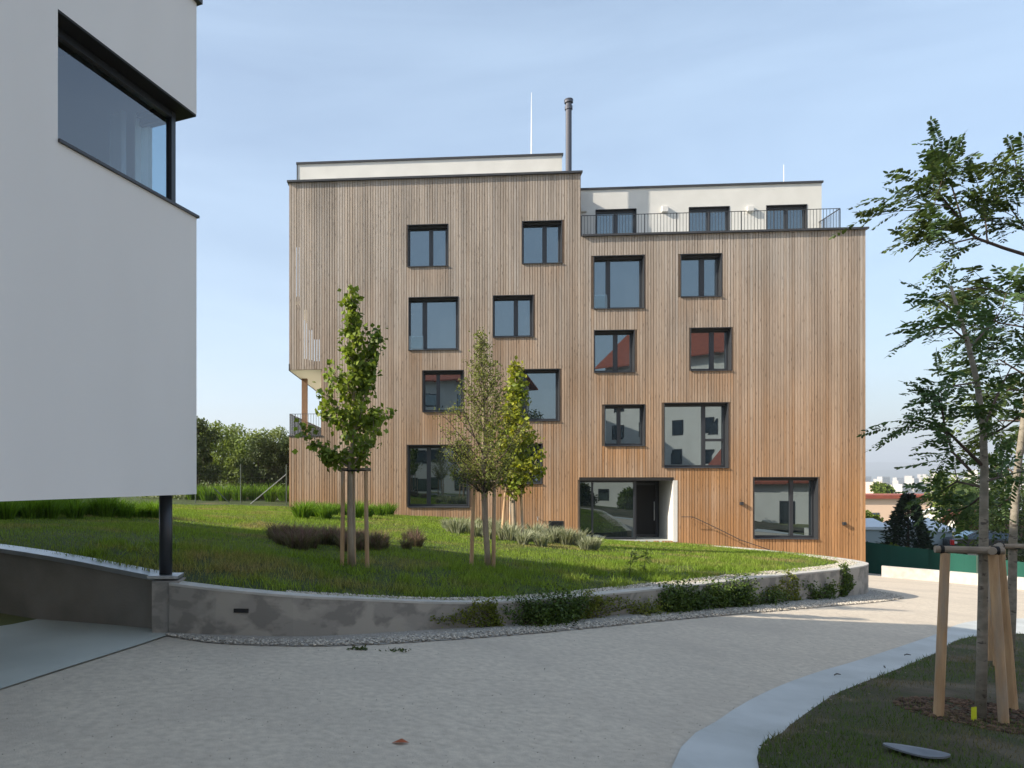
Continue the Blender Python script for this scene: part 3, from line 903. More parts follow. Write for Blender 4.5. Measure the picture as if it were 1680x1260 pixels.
def add_window(u0, u1, z0, z1, ua, ub, ex, lb, parent, D=.36, base=0.0, sill=True, label=True):
    W0 = base
    fr = MB()
    frame_ring(fr, u0+.012, u1-.012, z0+.012, z1-.012, .085, W0+D-.05, W0+D+.05, .09, .12)
    f = fr.build('window', 'frame', parent, bevel=.006)
    if label: f['label'] = lb
    rv = MB()
    t = .018
    rv.box(u0-.004, u0+t, W0-.012, W0+D, z0, z1); rv.box(u1-t, u1+.004, W0-.012, W0+D, z0, z1)
    rv.box(u0+t, u1-t, W0-.012, W0+D, z1-t, z1+.004)
    rv.build('reveal', 'metal', f)
    if sill: MB().box(u0+.02, u1-.02, W0+.16, W0+D-.06, z1-.11, z1-.02).build('head_shade_strip', 'ceiling_dark', f)  # black strip stands for the shade under the window head
    if sill:
        s = MB()
        s.v = [(u0-.01, W0-.055, z0-.028), (u1+.01, W0-.055, z0-.028), (u1+.01, W0+D, z0-.01), (u0-.01, W0+D, z0-.01),
               (u0-.01, W0-.055, z0-.004), (u1+.01, W0-.055, z0-.004), (u1+.01, W0+D, z0+.022), (u0-.01, W0+D, z0+.022)]
        s.f = [(0, 3, 2, 1), (4, 5, 6, 7), (0, 1, 5, 4), (1, 2, 6, 5), (2, 3, 7, 6), (3, 0, 4, 7)]
        s.build('sill', 'coping', f)
    MB().box(ua, ub, W0+D-.055, W0+D+.045, z0+.10, z1-.095).build('mullion', 'frame', f, bevel=.005)
    pm = 'pane_low' if 'low' in ex else 'pane'
    def pane(a, b, c, d):
        j = lambda: random.uniform(-.0018, .0018)
        MB().quad((a, W0+D+j(), c), (b, W0+D+j(), c), (b, W0+D+j(), d), (a, W0+D+j(), d)).build('pane', pm, f)
    zl, zh = z0+.09, z1-.085
    pane(u0+.08, ua+.005, zl, zh)
    if 'split' in ex:
        zm = fac(1170, 722, .36)[1]
        MB().box(ub, u1-.09, W0+D-.05, W0+D+.04, zm-.05, zm+.05).build('transom', 'frame', f)
        pane(ub-.005, u1-.08, zl, zm); pane(ub-.005, u1-.08, zm, zh)
    else:
        pane(ub-.005, u1-.08, zl, zh)
    if 'guard' in ex:
        MB().box(u0+.03, ua+.04, W0+D-.11, W0+D-.095, z0+.03, z0+.62).build('glass_guard', 'guard_glass', f)
    return f
for w in wins: add_window(*w, parent=bld)

# entrance
u0, u1, z0, z1 = ENT
ug = fac(1042, 800, .30)[0]; us = fac(972, 800, .30)[0]
em = MB()
em.box(u1-.02, u1+.15, -.014, 2.0, z0-.05, z1)        # lit right cheek
em.build('entrance_cheek', 'plaster', bld)
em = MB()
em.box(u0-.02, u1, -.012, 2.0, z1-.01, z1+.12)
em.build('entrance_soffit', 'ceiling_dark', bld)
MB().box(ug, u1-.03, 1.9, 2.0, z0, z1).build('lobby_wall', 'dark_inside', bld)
ef = MB()
frame_ring(ef, u0+.01, ug, z0+.03, z1-.02, .07, .28, .36)
ef.box(us-.04, us+.03, .275, .355, z0+.10, z1-.09)
ent = ef.build('entrance_glazing', 'frame', bld)
MB().quad((u0+.07, .32, z0+.1), (us-.03, .32, z0+.1), (us-.03, .32, z1-.08), (u0+.07, .32, z1-.08)).build('pane', 'pane_low', ent)
MB().quad((us+.02, .321, z0+.1), (ug-.06, .319, z0+.1), (ug-.06, .319, z1-.08), (us+.02, .321, z1-.08)).build('pane', 'pane_low', ent)
MB().box(ug-.02, ug+.05, .30, 1.95, z0, z1-.02).build('lobby_partition', 'metal', bld)
dd = MB()
frame_ring(dd, ug+.08, u1-.10, z0+.02, z1-.12, .09, 1.82, 1.9)
door = dd.build('entrance_door', 'frame', bld)
MB().quad((ug+.15, 1.86, z0+.1), (u1-.17, 1.86, z0+.1), (u1-.17, 1.86, z1-.2), (ug+.15, 1.86, z1-.2)).build('pane', 'tie', door)  # black pane carries the deep recess's shade in its colour
MB().bar((u1-.26, 1.78, z0+.7), (u1-.26, 1.78, z0+1.5), .03).build('door_handle', 'galv', door)
MB().box(u0-.02, u1+.15, .0, 2.0, z0-.12, z0).build('entrance_floor', 'slab', bld)

# vent grille
vm = MB()
frame_ring(vm, VENT[0], VENT[1], VENT[2], VENT[3], .03, -.02, .05)
vo_ = vm.build('vent_grille', 'metal', bld)
for i in range(5):
    z = VENT[2]+.04+i*(VENT[3]-VENT[2]-.07)/5
    MB().bar((VENT[0]+.03, 0, z+.02), (VENT[1]-.03, 0, z+.02), .05, .012).build('slat', 'metal', vo_)
MB().box(VENT[0], VENT[1], .03, .035, VENT[2], VENT[3]).build('vent_back', 'tie', vo_)

# copings
MB().box(-.07, UJ+.05, -.12, .35, ZT-.02, ZT+.06).build('coping', 'coping', bld)
MB().box(UJ+.05, WB+.07, -.12, .30, ZR-.02, ZR+.055).build('coping', 'coping', bld)
MB().box(0.02, UJ-.02, .36, DEPTH, ZT-.35, ZT-.12).build('roof', 'galv', bld)
MB().box(UJ, WB-.02, .31, DEPTH, ZR-.35, ZR-.10).build('terrace_floor', 'slab', bld)

# penthouses
WP1 = 1.5
pa, zp = fac(488, 268, WP1); pb, _ = fac(922, 255, WP1)
pm_ = MB(); pm_.box(pa, pb, WP1, 9.5, ZT-.12, zp-.05)
ph1 = pm_.build('penthouse', 'plaster', bld)
MB().box(pa-.05, pb+.05, WP1-.06, 9.55, zp-.05, zp+.03).build('coping', 'coping', ph1)
MB().box(pa-.03, pa+.005, WP1-.03, WP1+.02, ZT-.1, zp-.05).build('downpipe', 'coping', ph1)
WP2 = 1.9
qa = UJ+.01; qb, zq = fac(1348, 298, WP2)
doors = []
for (x0, x1, yt, m0, m1) in ((977, 1044, 344, 1007, 1013), (1130, 1197, 340, 1159, 1165), (1257, 1324, 337, 1286, 1292)):
    a, zt_ = fac(x0, yt, WP2); b, _ = fac(x1, yt, WP2)
    doors.append((a, b, ZR+.0, zt_, fac(m0, 350, WP2+.2)[0], fac(m1, 350, WP2+.2)[0]))
pw = MB()
holed_wall(pw, qa, qb, ZR-.1, zq-.05, [d[:4] for d in doors], WP2)
pw.quad((qb, WP2, ZR-.1), (qb, 9.5, ZR-.1), (qb, 9.5, zq-.05), (qb, WP2, zq-.05))
ph2 = pw.build('terrace_penthouse', 'plaster', bld)
MB().box(qa, qb+.05, WP2-.06, 9.55, zq-.05, zq+.03).build('coping', 'coping', ph2)
for d in doors:
    add_window(d[0], d[1], d[2], d[3], d[4], d[5], '', '', ph2, D=.2, base=WP2, sill=False, label=False)
for px_ in (957, 1090, 1230):
    a, z = fac(px_, 344, WP2)
    MB().box(a-.13, a+.13, WP2-.14, WP2-.002, z-.12, z+.12).build('terrace_lamp', 'lamp', ph2, bevel=.015)
ra = UJ+.06; rb, _ = fac(1378, 343, .22)
railing('terrace_railing', [(ra, .22), (rb, .22), (rb, 6.0)], ZR+.04, .86, bld, .125)

# wall fittings
for px_, py_, nm in ((1216, 826, 'wall_lamp'), (1384, 859, 'wall_lamp'), (882, 850, 'wall_tap')):
    a, z = fac(px_, py_)
    if nm == 'wall_lamp':
        o = MB().box(a-.06, a+.06, -.11, .03, z-.06, z+.06).build(nm, 'frame', bld, bevel=.01)
    else:
        o = MB().tube([(a, .02, z), (a, -.10, z), (a-.02, -.14, z-.04), (a-.02, -.14, z-.1)], .02, 6).build(nm, 'galv', bld)
        MB().bar((a-.06, -.09, z+.05), (a+.06, -.09, z+.05), .02).build('tap_handle', 'galv', o)

# flue and lightning rods on the roof
a, zf0 = fac(933, 283, 1.0); zf1 = fac(933, 165, 1.0)[1]
fl = empty('flue_pipe', (*bw(a, 1.0), ZT-.12), -TH, 'tall dark steel flue pipe on the roof of the tall block', 'chimney')
hgt = zf1-(ZT-.12)
MB().tube([(0, 0, 0), (0, 0, hgt-.05)], .125, 14).build('pipe', 'flue', fl, smooth=False)
for z, r, h_ in ((.25, .175, .1), (.35, .15, .2), (hgt-.38, .16, .14), (hgt-.1, .18, .1)):
    MB().tube([(0, 0, z), (0, 0, z+h_)], r, 14).build('collar', 'flue', fl)
MB().tube([(0, 0, hgt), (0, 0, hgt+.05)], [.19, .17], 14).build('cap', 'flue', fl)
a, _ = fac(872, 255, 4.0); zt_ = fac(872, 150, 4.0)[1]
l1 = empty('lightning_rod', (*bw(a, 4.0), zp-.05), 0, 'tall thin pale lightning rod beside the flue pipe', 'lightning rod')
MB().tube([(0, 0, 0), (0, 0, 1.6), (0, 0, zt_-zp)], [.03, .03, .012], 6).build('rod', 'rod', l1)
MB().tube([(0, 0, 0), (0, 0, .12)], .14, 10).build('foot', 'concrete', l1)
a, _ = fac(1286, 297, 4.0); zt_ = fac(1286, 270, 4.0)[1]
l2 = empty('lightning_rod', (*bw(a, 4.0), zq-.05), 0, 'short thin pale lightning rod on the right penthouse roof', 'lightning rod')
MB().tube([(0, 0, 0), (0, 0, zt_-zq+.05)], [.02, .012], 6).build('rod', 'rod', l2)
MB().tube([(0, 0, 0), (0, 0, .1)], .12, 10).build('foot', 'concrete', l2)

# landing before the entrance and the handrail running down beside it
lp = [bw(8.8, -2.6), bw(13.2, -2.4), bw(13.2, -.06), bw(8.8, -.06)]
ld = MB().prism(lp, -2.4, -.885).build('entrance_landing', 'slab')
tag(ld, kind='structure')
hr = empty('handrail', (*bw(fac(1118, 848, -.25)[0], -.25), 0), -TH, 'thin dark handrail sloping down along the timber facade right of the entrance', 'handrail')
uh = fac(1118, 848, -.25)[0]
pts = []
for px_, py_ in ((1118, 848), (1137, 848), (1175, 866), (1215, 886), (1262, 902)):
    u_, z_ = fac(px_, py_, -.25); pts.append((u_-uh, 0, z_))
MB().tube(pts, .016, 6).build('rail', 'metal', hr)
for p in (pts[1], pts[2], pts[3], pts[4]):
    MB().tube([p, (p[0], .22, p[2]-.06)], .010, 6).build('bracket', 'metal', hr)

# ------------------------------------------------------------------ the white building on the left
wb_ = empty('white_building', tuple(PC), 0, 'white rendered building with recessed corner window overhanging the driveway on the left', 'building')
def wp(s, t, z):
    p = E1*s+E2*t
    return (p.x, p.y, z)
Z0, Z1 = 1.46, 6.80
WS, WT, WZ0, WZ1 = 2.096, .62, 4.47, 5.575
LS, LT = 24.0, 2.2
ww = MB()
# right face (t=0) and far face (s=0) with the corner opening left out; faces have real returns of 0.2
def rq(s0, s1, z0, z1): ww.quad(wp(s1, 0, z0), wp(s0, 0, z0), wp(s0, 0, z1), wp(s1, 0, z1))
rq(0, LS, Z0, WZ0); rq(0, LS, WZ1, Z1); rq(WS, LS, WZ0, WZ1)
def fq(t0, t1, z0, z1): ww.quad(wp(0, t0, z0), wp(0, t1, z0), wp(0, t1, z1), wp(0, t0, z1))
fq(0, LT, Z0, WZ0); fq(0, LT, WZ1, Z1); fq(WT, LT, WZ0, WZ1)
ww.quad(wp(LS, LT, Z0), wp(LS, 0, Z0), wp(LS, 0, Z1), wp(LS, LT, Z1))
ww.quad(wp(0, LT, Z0), wp(LS, LT, Z0), wp(LS, LT, Z1), wp(0, LT, Z1))
ww.quad(wp(0, 0, Z0), wp(LS, 0, Z0), wp(LS, LT, Z0), wp(0, LT, Z0))
ww.build('wall', 'plaster_left', wb_)
rr_ = MB(); rr_.quad(wp(.02, .02, Z1-.02), wp(LS-.02, .02, Z1-.02), wp(LS-.02, LT-.02, Z1-.02), wp(.02, LT-.02, Z1-.02))
rr_.build('roof', 'galv', wb_)
def slabq(name, s0, s1, t0, t1, z0, z1, m, parent=wb_):
    mb = MB(); i = 0
    mb.v = [wp(s0, t0, z0), wp(s1, t0, z0), wp(s1, t1, z0), wp(s0, t1, z0), wp(s0, t0, z1), wp(s1, t0, z1), wp(s1, t1, z1), wp(s0, t1, z1)]
    mb.f = [(0, 3, 2, 1), (4, 5, 6, 7), (0, 1, 5, 4), (1, 2, 6, 5), (2, 3, 7, 6), (3, 0, 4, 7)]
    return mb.build(name, m, parent)
slabq('coping', -.05, LS, -.05, .3, Z1-.01, Z1+.05, 'coping')
slabq('coping', -.05, .3, .3, LT, Z1-.01, Z1+.05, 'coping')
G = .2
wf = slabq('corner_window', G-.035, G+.04, G-.035, G+.04, WZ0, WZ1, 'frame')
wf['label'] = 'corner window with frameless panes, dark soffit and dark corner post'
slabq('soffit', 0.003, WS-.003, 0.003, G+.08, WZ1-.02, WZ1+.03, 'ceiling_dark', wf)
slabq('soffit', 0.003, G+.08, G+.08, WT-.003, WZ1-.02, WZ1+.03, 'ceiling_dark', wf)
slabq('sill', -.025, WS, -.025, G+.02, WZ0-.012, WZ0+.014, 'coping', wf)
slabq('sill', -.025, G+.02, G+.02, WT, WZ0-.012, WZ0+.014, 'coping', wf)
slabq('head_frame', G-.03, WS, G-.03, G+.03, WZ1-.09, WZ1-.02, 'frame', wf)
slabq('head_frame', G-.03, G+.03, G+.03, WT, WZ1-.09, WZ1-.02, 'frame', wf)
slabq('bottom_frame', G+.04, WS, G-.02, G+.02, WZ0+.014, WZ0+.04, 'frame', wf)
gp = MB(); gp.quad(wp(G+.04, G, WZ0+.03), wp(WS, G, WZ0+.03), wp(WS, G, WZ1-.08), wp(G+.04, G, WZ1-.08)); gp.build('pane', 'glass', wf)
gp = MB(); gp.quad(wp(G, G+.04, WZ0+.02), wp(G, WT, WZ0+.02), wp(G, WT, WZ1-.08), wp(G, G+.04, WZ1-.08)); gp.build('pane', 'glass', wf)
# reveal at the blind ends and the room behind
slabq('reveal', WS-.001, WS+.02, 0.004, G+.1, WZ0, WZ1, 'plaster_left', wf)
slabq('reveal', 0.004, G+.1, WT-.001, WT+.02, WZ0, WZ1, 'plaster_left', wf)
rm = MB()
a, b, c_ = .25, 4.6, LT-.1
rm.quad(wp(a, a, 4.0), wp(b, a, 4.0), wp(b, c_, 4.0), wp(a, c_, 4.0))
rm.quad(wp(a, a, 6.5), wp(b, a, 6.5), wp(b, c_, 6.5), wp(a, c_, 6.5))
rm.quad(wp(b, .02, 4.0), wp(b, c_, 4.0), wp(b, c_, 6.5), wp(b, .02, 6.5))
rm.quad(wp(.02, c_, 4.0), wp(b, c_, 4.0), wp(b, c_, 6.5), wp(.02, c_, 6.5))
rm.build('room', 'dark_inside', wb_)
cm = MB()
t0, t1 = .70, .92
for k in range(8):
    q = t0+(t1-t0)*k/8; q2 = t0+(t1-t0)*(k+1)/8
    o1, o2 = (.05, .0) if k % 2 else (.0, .05)
    cm.quad(wp(.36+o1, q, 4.05), wp(.36+o2, q2, 4.05), wp(.36+o2, q2, 5.6), wp(.36+o1, q, 5.6))
cm.build('curtain', 'curtain', wb_)
# unseen blocks added left of the frame to shade the lawn, path and locust
slabq('rear_shade_block', 6.0, LS-1, LT+.02, 15, Z0, 10.2, 'plaster_left')
mbw = MB().prism([(x-PC.x, y-PC.y) for x, y in ((-7.4, 9.7), (-7.4, 10.6), (-22, 19.9), (-22, 9.7))], -.5, 7.2)
mbw.build('wing_shade_block', 'plaster_left', wb_)  # unseen wedge, shaped so its shadow edge crosses the lawn
MB().prism([(x-PC.x, y-PC.y) for x, y in ((-7.5, 8.2), (-7.5, 9.68), (-16, 9.68), (-16, 8.2))], -.5, 6.5).build('link_shade_block', 'plaster_left', wb_)  # unseen, added to shade the lawn stripe between the other blocks
slabq('garage_shade_wall', .3, 14, 4.2, 4.5, -.4, Z0, 'concrete_dark')  # unseen wall, added to keep light from the left off the driveway
# column at the overhanging corner
pc = ray(272, 950, 8.35)
slim = empty('steel_column', (pc[0], pc[1], .60), 0, 'black round steel column holding up the white building corner', 'column')
MB().tube([(0, 0, .02), (0, 0, Z0-.60)], .068, 20).build('shaft', 'metal', slim, smooth=True)
MB().box(-.16, .16, -.15, .15, -.012, .022).build('base_plate', 'galv', slim, bevel=.004)

# ------------------------------------------------------------------ retaining walls
def sweep_wall(name, line, thick, bottom, m, cap_m=None, cap_h=.0, over=.0, parent=None):
    n = len(line); mb = MB(); cm = MB()
    P2 = np.array([(p[0], p[1]) for p in line]); T = np.gradient(P2, axis=0); T = unit(T)
    N = np.column_stack([-T[:, 1], T[:, 0]])        # towards the lawn (left of travel)
    for i in range(n):
        a = P2[i]-N[i]*thick*.5; b = P2[i]+N[i]*thick*.5
        zt = line[i][2]-cap_h; zb = bottom(a[0], a[1])
        mb.v += [(a[0], a[1], zb), (a[0], a[1], zt), (b[0], b[1], zt), (b[0], b[1], zb)]
        if cap_h:
            a2 = P2[i]-N[i]*(thick*.5+over); b2 = P2[i]+N[i]*(thick*.5+over)
            cm.v += [(a2[0], a2[1], zt+.001), (a2[0], a2[1], zt+cap_h), (b2[0], b2[1], zt+cap_h), (b2[0], b2[1], zt+.001)]
    for q in (mb, cm):
        if not q.v: continue
        for i in range(n-1):
            o = i*4
            for j in range(4):
                j2 = (j+1) % 4
                q.f.append((o+j, o+j2, o+4+j2, o+4+j))
        q.f.append((0, 1, 2, 3)); e = (n-1)*4; q.f.append((e+3, e+2, e+1, e))
    o = mb.build(name, m, parent)
    return o, cm
rw, cm = sweep_wall('retaining_wall', WALL, .20, lambda x, y: float(pz(x, y))-.25, 'concrete', 'cap', .025, .004)
tag(rw, 'low curved concrete retaining wall around the lawn, blotchy grey', 'wall')
cm.build('wall_cap', 'cap', rw)
# dark slot (drain outlet) in the wall
p = WALL[6]; q_ = hit(413, 999, lambda x, y: pz(x, y)*0-9)  # placed on wall line below
i_s = int(np.argmin(np.abs((WALL[:, 0]/WALL[:, 1]) - (413-CX)/F)))
ps = WALL[i_s]; dn = WALL[i_s+1]-WALL[i_s-1]; an = math.atan2(dn[1], dn[0])
dv = MB().box(-.075, .075, -.012, .02, -.02, .02).build('drain_slot', 'tie', rw)
nrm = Vector((-dn[1], dn[0], 0)).normalized()
dv.location = Vector((ps[0], ps[1], H-(999-CY)/F*ps[1]))-nrm*.10; dv.rotation_euler = (0, 0, an)

cl = smooth_line(COPE, 40)
rw2, cm2 = sweep_wall('ramp_wall', cl[::-1], .24, lambda x, y: -.6, 'concrete_dark', 'coping_sheet', .05, .03)
tag(rw2, 'dark concrete driveway wall with sloping metal coping under the white building', 'wall')
cm2.build('metal_coping', 'coping_sheet', rw2)
# closing pier between the two walls
MB().box(-2.14, -1.86, 8.16, 8.5, -.3, .572).build('end_pier', 'concrete', rw2)
# small fitting on the coping
fx = ray(117, 924, 9.0)
cf = MB().tube([(0, 0, 0), (0, 0, .03)], .05, 12).build('coping_fitting', 'tie', rw2); cf.location = (fx[0], fx[1], fx[2]-.02)

# ------------------------------------------------------------------ gravel along the wall foot
nW = len(WALL)
T = unit(np.gradient(WALL[:, :2], axis=0)); Nn = np.column_stack([-T[:, 1], T[:, 0]])
sarc = np.concatenate([[0], np.cumsum(np.linalg.norm(np.diff(WALL[:, :2], axis=0), axis=1))])
gw = np.interp(sarc, [0, .6, 2, 6, 9, 13, 16, 20, 30], [.06, .30, .40, .42, .50, .60, .62, .35, .3])
g_in = WALL[:, :2]-Nn*.09; g_out = WALL[:, :2]-Nn*(.10+gw)[:, None]
gb = strip('gravel_bed', g_out, g_in, .006, .03, 'gravel_bed')

def stones(n, sampler, zf, smin, smax, name, m, flat=.6, lift=.4):
    """low-poly pebbles: squashed irregular octahedra, 8 triangles each"""
    x, y = sampler(n)
    n = len(x)
    z = zf(x, y)
    s = rng.uniform(smin, smax, n)
    dirs = np.array([[1,0,0],[0,1,0],[-1,0,0],[0,-1,0],[0,0,1],[0,0,-1]], float)
    V = dirs[None]*rng.uniform(.6, 1.2, (n, 6, 1))*s[:, None, None]
    V[:, :, 2] *= flat
    a = rng.uniform(0, 6.28, n); c, si = np.cos(a)[:, None], np.sin(a)[:, None]
    X = V[:, :, 0]*c-V[:, :, 1]*si; Y = V[:, :, 0]*si+V[:, :, 1]*c
    V = np.stack([X+x[:, None], Y+y[:, None], V[:, :, 2]+(z+s*lift*flat)[:, None]], -1).reshape(-1, 3)
    fb = np.array([[0,1,4],[1,2,4],[2,3,4],[3,0,4],[1,0,5],[2,1,5],[3,2,5],[0,3,5]])
    f = (np.arange(n)[:, None, None]*6+fb[None]).reshape(-1, 3)
    o = np_mesh(name, V, f, m)
    return tag(o, kind='stuff')
def along_gravel(n):
    k = rng.uniform(0, 1, n)**1.0*24.0
    t = rng.uniform(0, 1, n)
    ax = np.interp(k, sarc, g_in[:, 0]); ay = np.interp(k, sarc, g_in[:, 1])
    bx = np.interp(k, sarc, g_out[:, 0]); by = np.interp(k, sarc, g_out[:, 1])
    t = t*1.0+rng.normal(0, .03, n)
    return ax+(bx-ax)*t, ay+(by-ay)*t
o = stones(20000, along_gravel, lambda x, y: pz(x, y)+.012, .008, .024, 'gravel', 'gravel')
tag(o, 'strip of pale gravel along the foot of the curved wall', 'gravel')
def on_top(n):
    k = rng.uniform(1.2, 26, n); t = rng.uniform(.02, 1, n)*np.interp(k, [0, 4, 9, 20, 30], [.10, .10, .28, .40, .4])
    ax = np.interp(k, sarc, WALL[:, 0]+Nn[:, 0]*.09); ay = np.interp(k, sarc, WALL[:, 1]+Nn[:, 1]*.09)
    nx = np.interp(k, sarc, Nn[:, 0]); ny = np.interp(k, sarc, Nn[:, 1])
    return ax+nx*t, ay+ny*t
o = stones(9000, on_top, lambda x, y: lawn_z(x, y)+.006, .010, .026, 'gravel', 'gravel')
tag(o, 'pale gravel edging between the lawn and the top of the curved wall', 'gravel')
# grit lying on the path
path_np = np.array(path_poly)
def on_path(n):
    y = 3.8+rng.uniform(0, 1, n)**1.6*12; x = rng.uniform(-.46, .86, n)*y
    k = in_poly(x, y, path_np); return x[k], y[k]
o = stones(3500, on_path, lambda x, y: pz(x, y), .002, .0065, 'path_grit', 'gravel', .7, .3)
tag(o, 'loose grit scattered over the rolled path', 'grit')

# ------------------------------------------------------------------ grass
def blades(x, y, zf, h, wid, m, name, lean=.5, label=None):
    n = len(x)
    z = zf(x, y)
    h = h*rng.uniform(.5, 1.3, n); a = rng.uniform(0, 6.28, n); ln = rng.uniform(0, lean, n)*h
    b = rng.uniform(0, 6.28, n)
    sx, sy = np.cos(b)*wid/2, np.sin(b)*wid/2
    p = np.column_stack([x, y, z-.01])
    V = np.stack([p+np.column_stack([sx, sy, np.zeros(n)]), p-np.column_stack([sx, sy, np.zeros(n)]),
                  p+np.column_stack([np.cos(a)*ln, np.sin(a)*ln, h])], 1).reshape(-1, 3)
    f = np.arange(3*n).reshape(-1, 3)
    o = np_mesh(name, V, f, m)
    return tag(o, label, 'grass', kind='stuff')
lp_np = np.array(lawn_poly)
wall_in = np.array([(p[0]+n_[0]*.16, p[1]+n_[1]*.16) for p, n_ in zip(WALL, Nn)])
def lawn_pts(n, y0, y1, x0=-14, x1=12):
    x = rng.uniform(x0, x1, n); y = rng.uniform(y0, y1, n)
    k = in_poly(x, y, lp_np)
    x, y = x[k], y[k]
    # keep within view (a margin to both sides)
    k = (x > -.50*y-1) & (x < .72*y)
    x, y = x[k], y[k]
    d = np.sqrt(((np.column_stack([x, y])[:, None]-wall_in[None, ::3])**2).sum(-1)).min(1)
    edge = d < np.where(x > 2, .22, .05)
    # thin worn patches
    worn = (np.sin(x*1.7+y*.6)+np.sin(y*2.1-x*.8)+np.sin(x*.5+1.3*y))*.33
    keep = ~edge & (rng.uniform(0, 1, len(x)) < np.clip(1.15-.75*np.clip(worn-.25, 0, 1), .35, 1))
    return x[keep], y[keep]
B = []
for y0, y1, n, hh, wd in ((8, 12.5, 130000, .055, .0075), (12.5, 17, 120000, .055, .010), (17, 24, 130000, .055, .016), (24, 34, 110000, .06, .024)):
    x, y = lawn_pts(n, y0, y1)
    B.append((x, y, hh, wd))
X = np.concatenate([b[0] for b in B]); Yy = np.concatenate([b[1] for b in B])
hh = np.concatenate([np.full(len(b[0]), b[2]) for b in B]); wd = np.concatenate([np.full(len(b[0]), b[3]) for b in B])
hh = hh*(0.75+.5*np.clip(np.sin(X*1.3)*np.sin(Yy*1.1+X*.4)+.4, 0, 1.3))
blades(X, Yy, lawn_z, hh, wd, 'grass', 'grass', .6, 'short green grass covering the sloping lawn')
# coarse weeds near the wall
x, y = lawn_pts(26000, 8.2, 13.5, -4, 6)
clump = rng.integers(0, 330, len(x)); cx_ = rng.uniform(-3.5, 8.5, 330); cy_ = np.interp(cx_, WALL[:60, 0], WALL[:60, 1])+rng.uniform(.25, 3.0, 330)
xx = cx_[clump]+rng.normal(0, .09, len(x)); yy = cy_[clump]+rng.normal(0, .09, len(x))
k = in_poly(xx, yy, lp_np); xx, yy = xx[k], yy[k]
blades(xx, yy, lawn_z, .11, .012, 'grass', 'weeds', 1.1, 'coarse taller weeds in the lawn behind the curved wall')
# verge grass
vp = np.array(verge_poly)
n = 90000
y = 3.2+rng.uniform(0, 1, n)**1.3*11; x = rng.uniform(.4, .95, n)*y
k = in_poly(x, y, vp); x, y = x[k], y[k]
dens = (np.sin(x*2.6+y*1.1)+np.sin(y*3.3-x*1.2)+np.sin(x*5.1)*.6)*.4
d = np.sqrt(((np.column_stack([x, y])[:, None]-GO[None, ::2])**2).sum(-1)).min(1)
keep = (rng.uniform(0, 1, len(x)) < np.clip(.60+.5*dens, .08, 1))*(d > .05)
keep &= (np.hypot(x-5.25, y-6.75) > .55) | (rng.uniform(0, 1, len(x)) < .06)
x, y = x[keep > 0], y[keep > 0]
blades(x, y, verge_z, .045, .007, 'grass_dry', 'grass', .8, 'thin dry grass on the verge at the lower right')

# ------------------------------------------------------------------ plants
def tuft(n, h, spread, wid, m, name='blade_clump'):
    """arching blades in one mesh, base at the origin"""
    V = []; Fc = []
    a = rng.uniform(0, 6.28, n); r0 = spread*.35*np.sqrt(rng.uniform(0, 1, n)); hh = h*rng.uniform(.55, 1.1, n)
    out = spread*rng.uniform(.1, .9, n)
    for i in range(n):
        c, s = math.cos(a[i]), math.sin(a[i]); b = rng.uniform(0, 6.28); wx, wy = math.cos(b)*wid/2, math.sin(b)*wid/2
        p0 = np.array([c*r0[i], s*r0[i], 0]); p1 = p0+np.array([c*out[i]*.35, s*out[i]*.35, hh[i]*.65]); p2 = p0+np.array([c*out[i], s*out[i], hh[i]])
        q = len(V); w_ = np.array([wx, wy, 0])
        V += [p0-w_, p0+w_, p1+w_*.8, p1-w_*.8, p2]
        Fc += [(q, q+1, q+2), (q, q+2, q+3), (q+3, q+2, q+4)]
    return np.array(V), np.array(Fc)

def plant_copies(name, proto_parts, spots, label, cat, group, zf=lawn_z):
    first = None
    for i, (x, y, s, lab) in enumerate(spots):
        e = empty(name, (x, y, float(zf(x, y)[0] if hasattr(zf(x, y), '__len__') else zf(x, y))-.01), random.uniform(0, 6.28), lab or label, cat, group)
        e.scale = (s, s, s*random.uniform(.85, 1.15))
        for pn, me in proto_parts:
            o = bpy.data.objects.new(pn, me); COL.objects.link(o); o.parent = e
def mesh_only(v, f, m):
    o = np_mesh('tmp', v, f, m); me = o.data; bpy.data.objects.remove(o); return me

# lavender
lav = [mesh_only(*tuft(190, .42, .34, .022, 'lavender'), 'lavender') for _ in range(2)]
spots = []
for i in range(26):
    t = i/25
    px_ = 735+245*t+random.uniform(-5, 5); py_ = 876+28*t+random.uniform(-8, 3)
    p = hit(px_, py_, lambda x, y: lawn_z(x, y), 12, 30)
    spots.append((p[0], p[1], random.uniform(.72, 1.2), None))
for i, s in enumerate(spots):
    plant_copies('lavender_bush', [('foliage', lav[i % 2])], [s], 'grey-green lavender bush in the row in front of the timber facade', 'lavender', 'lavender row on the lawn')
# dark perennials under the maple
hea = mesh_only(*tuft(200, .40, .44, .014, 'heather'), 'heather'); hef = mesh_only(*tuft(60, .50, .36, .014, 'heather_flower'), 'heather_flower')
for i in range(58):
    px_ = random.uniform(448, 692); py_ = random.uniform(884, 905)-abs(px_-575)*.03
    p = hit(px_, py_, lambda x, y: lawn_z(x, y), 9, 25)
    plant_copies('perennial_plant', [('foliage', hea), ('flower_spikes', hef)], [(p[0], p[1], random.uniform(.42, .72), None)],
                 'dark brownish perennial plant in the bed behind the maple stakes', 'perennial', 'dark perennial bed on the lawn')
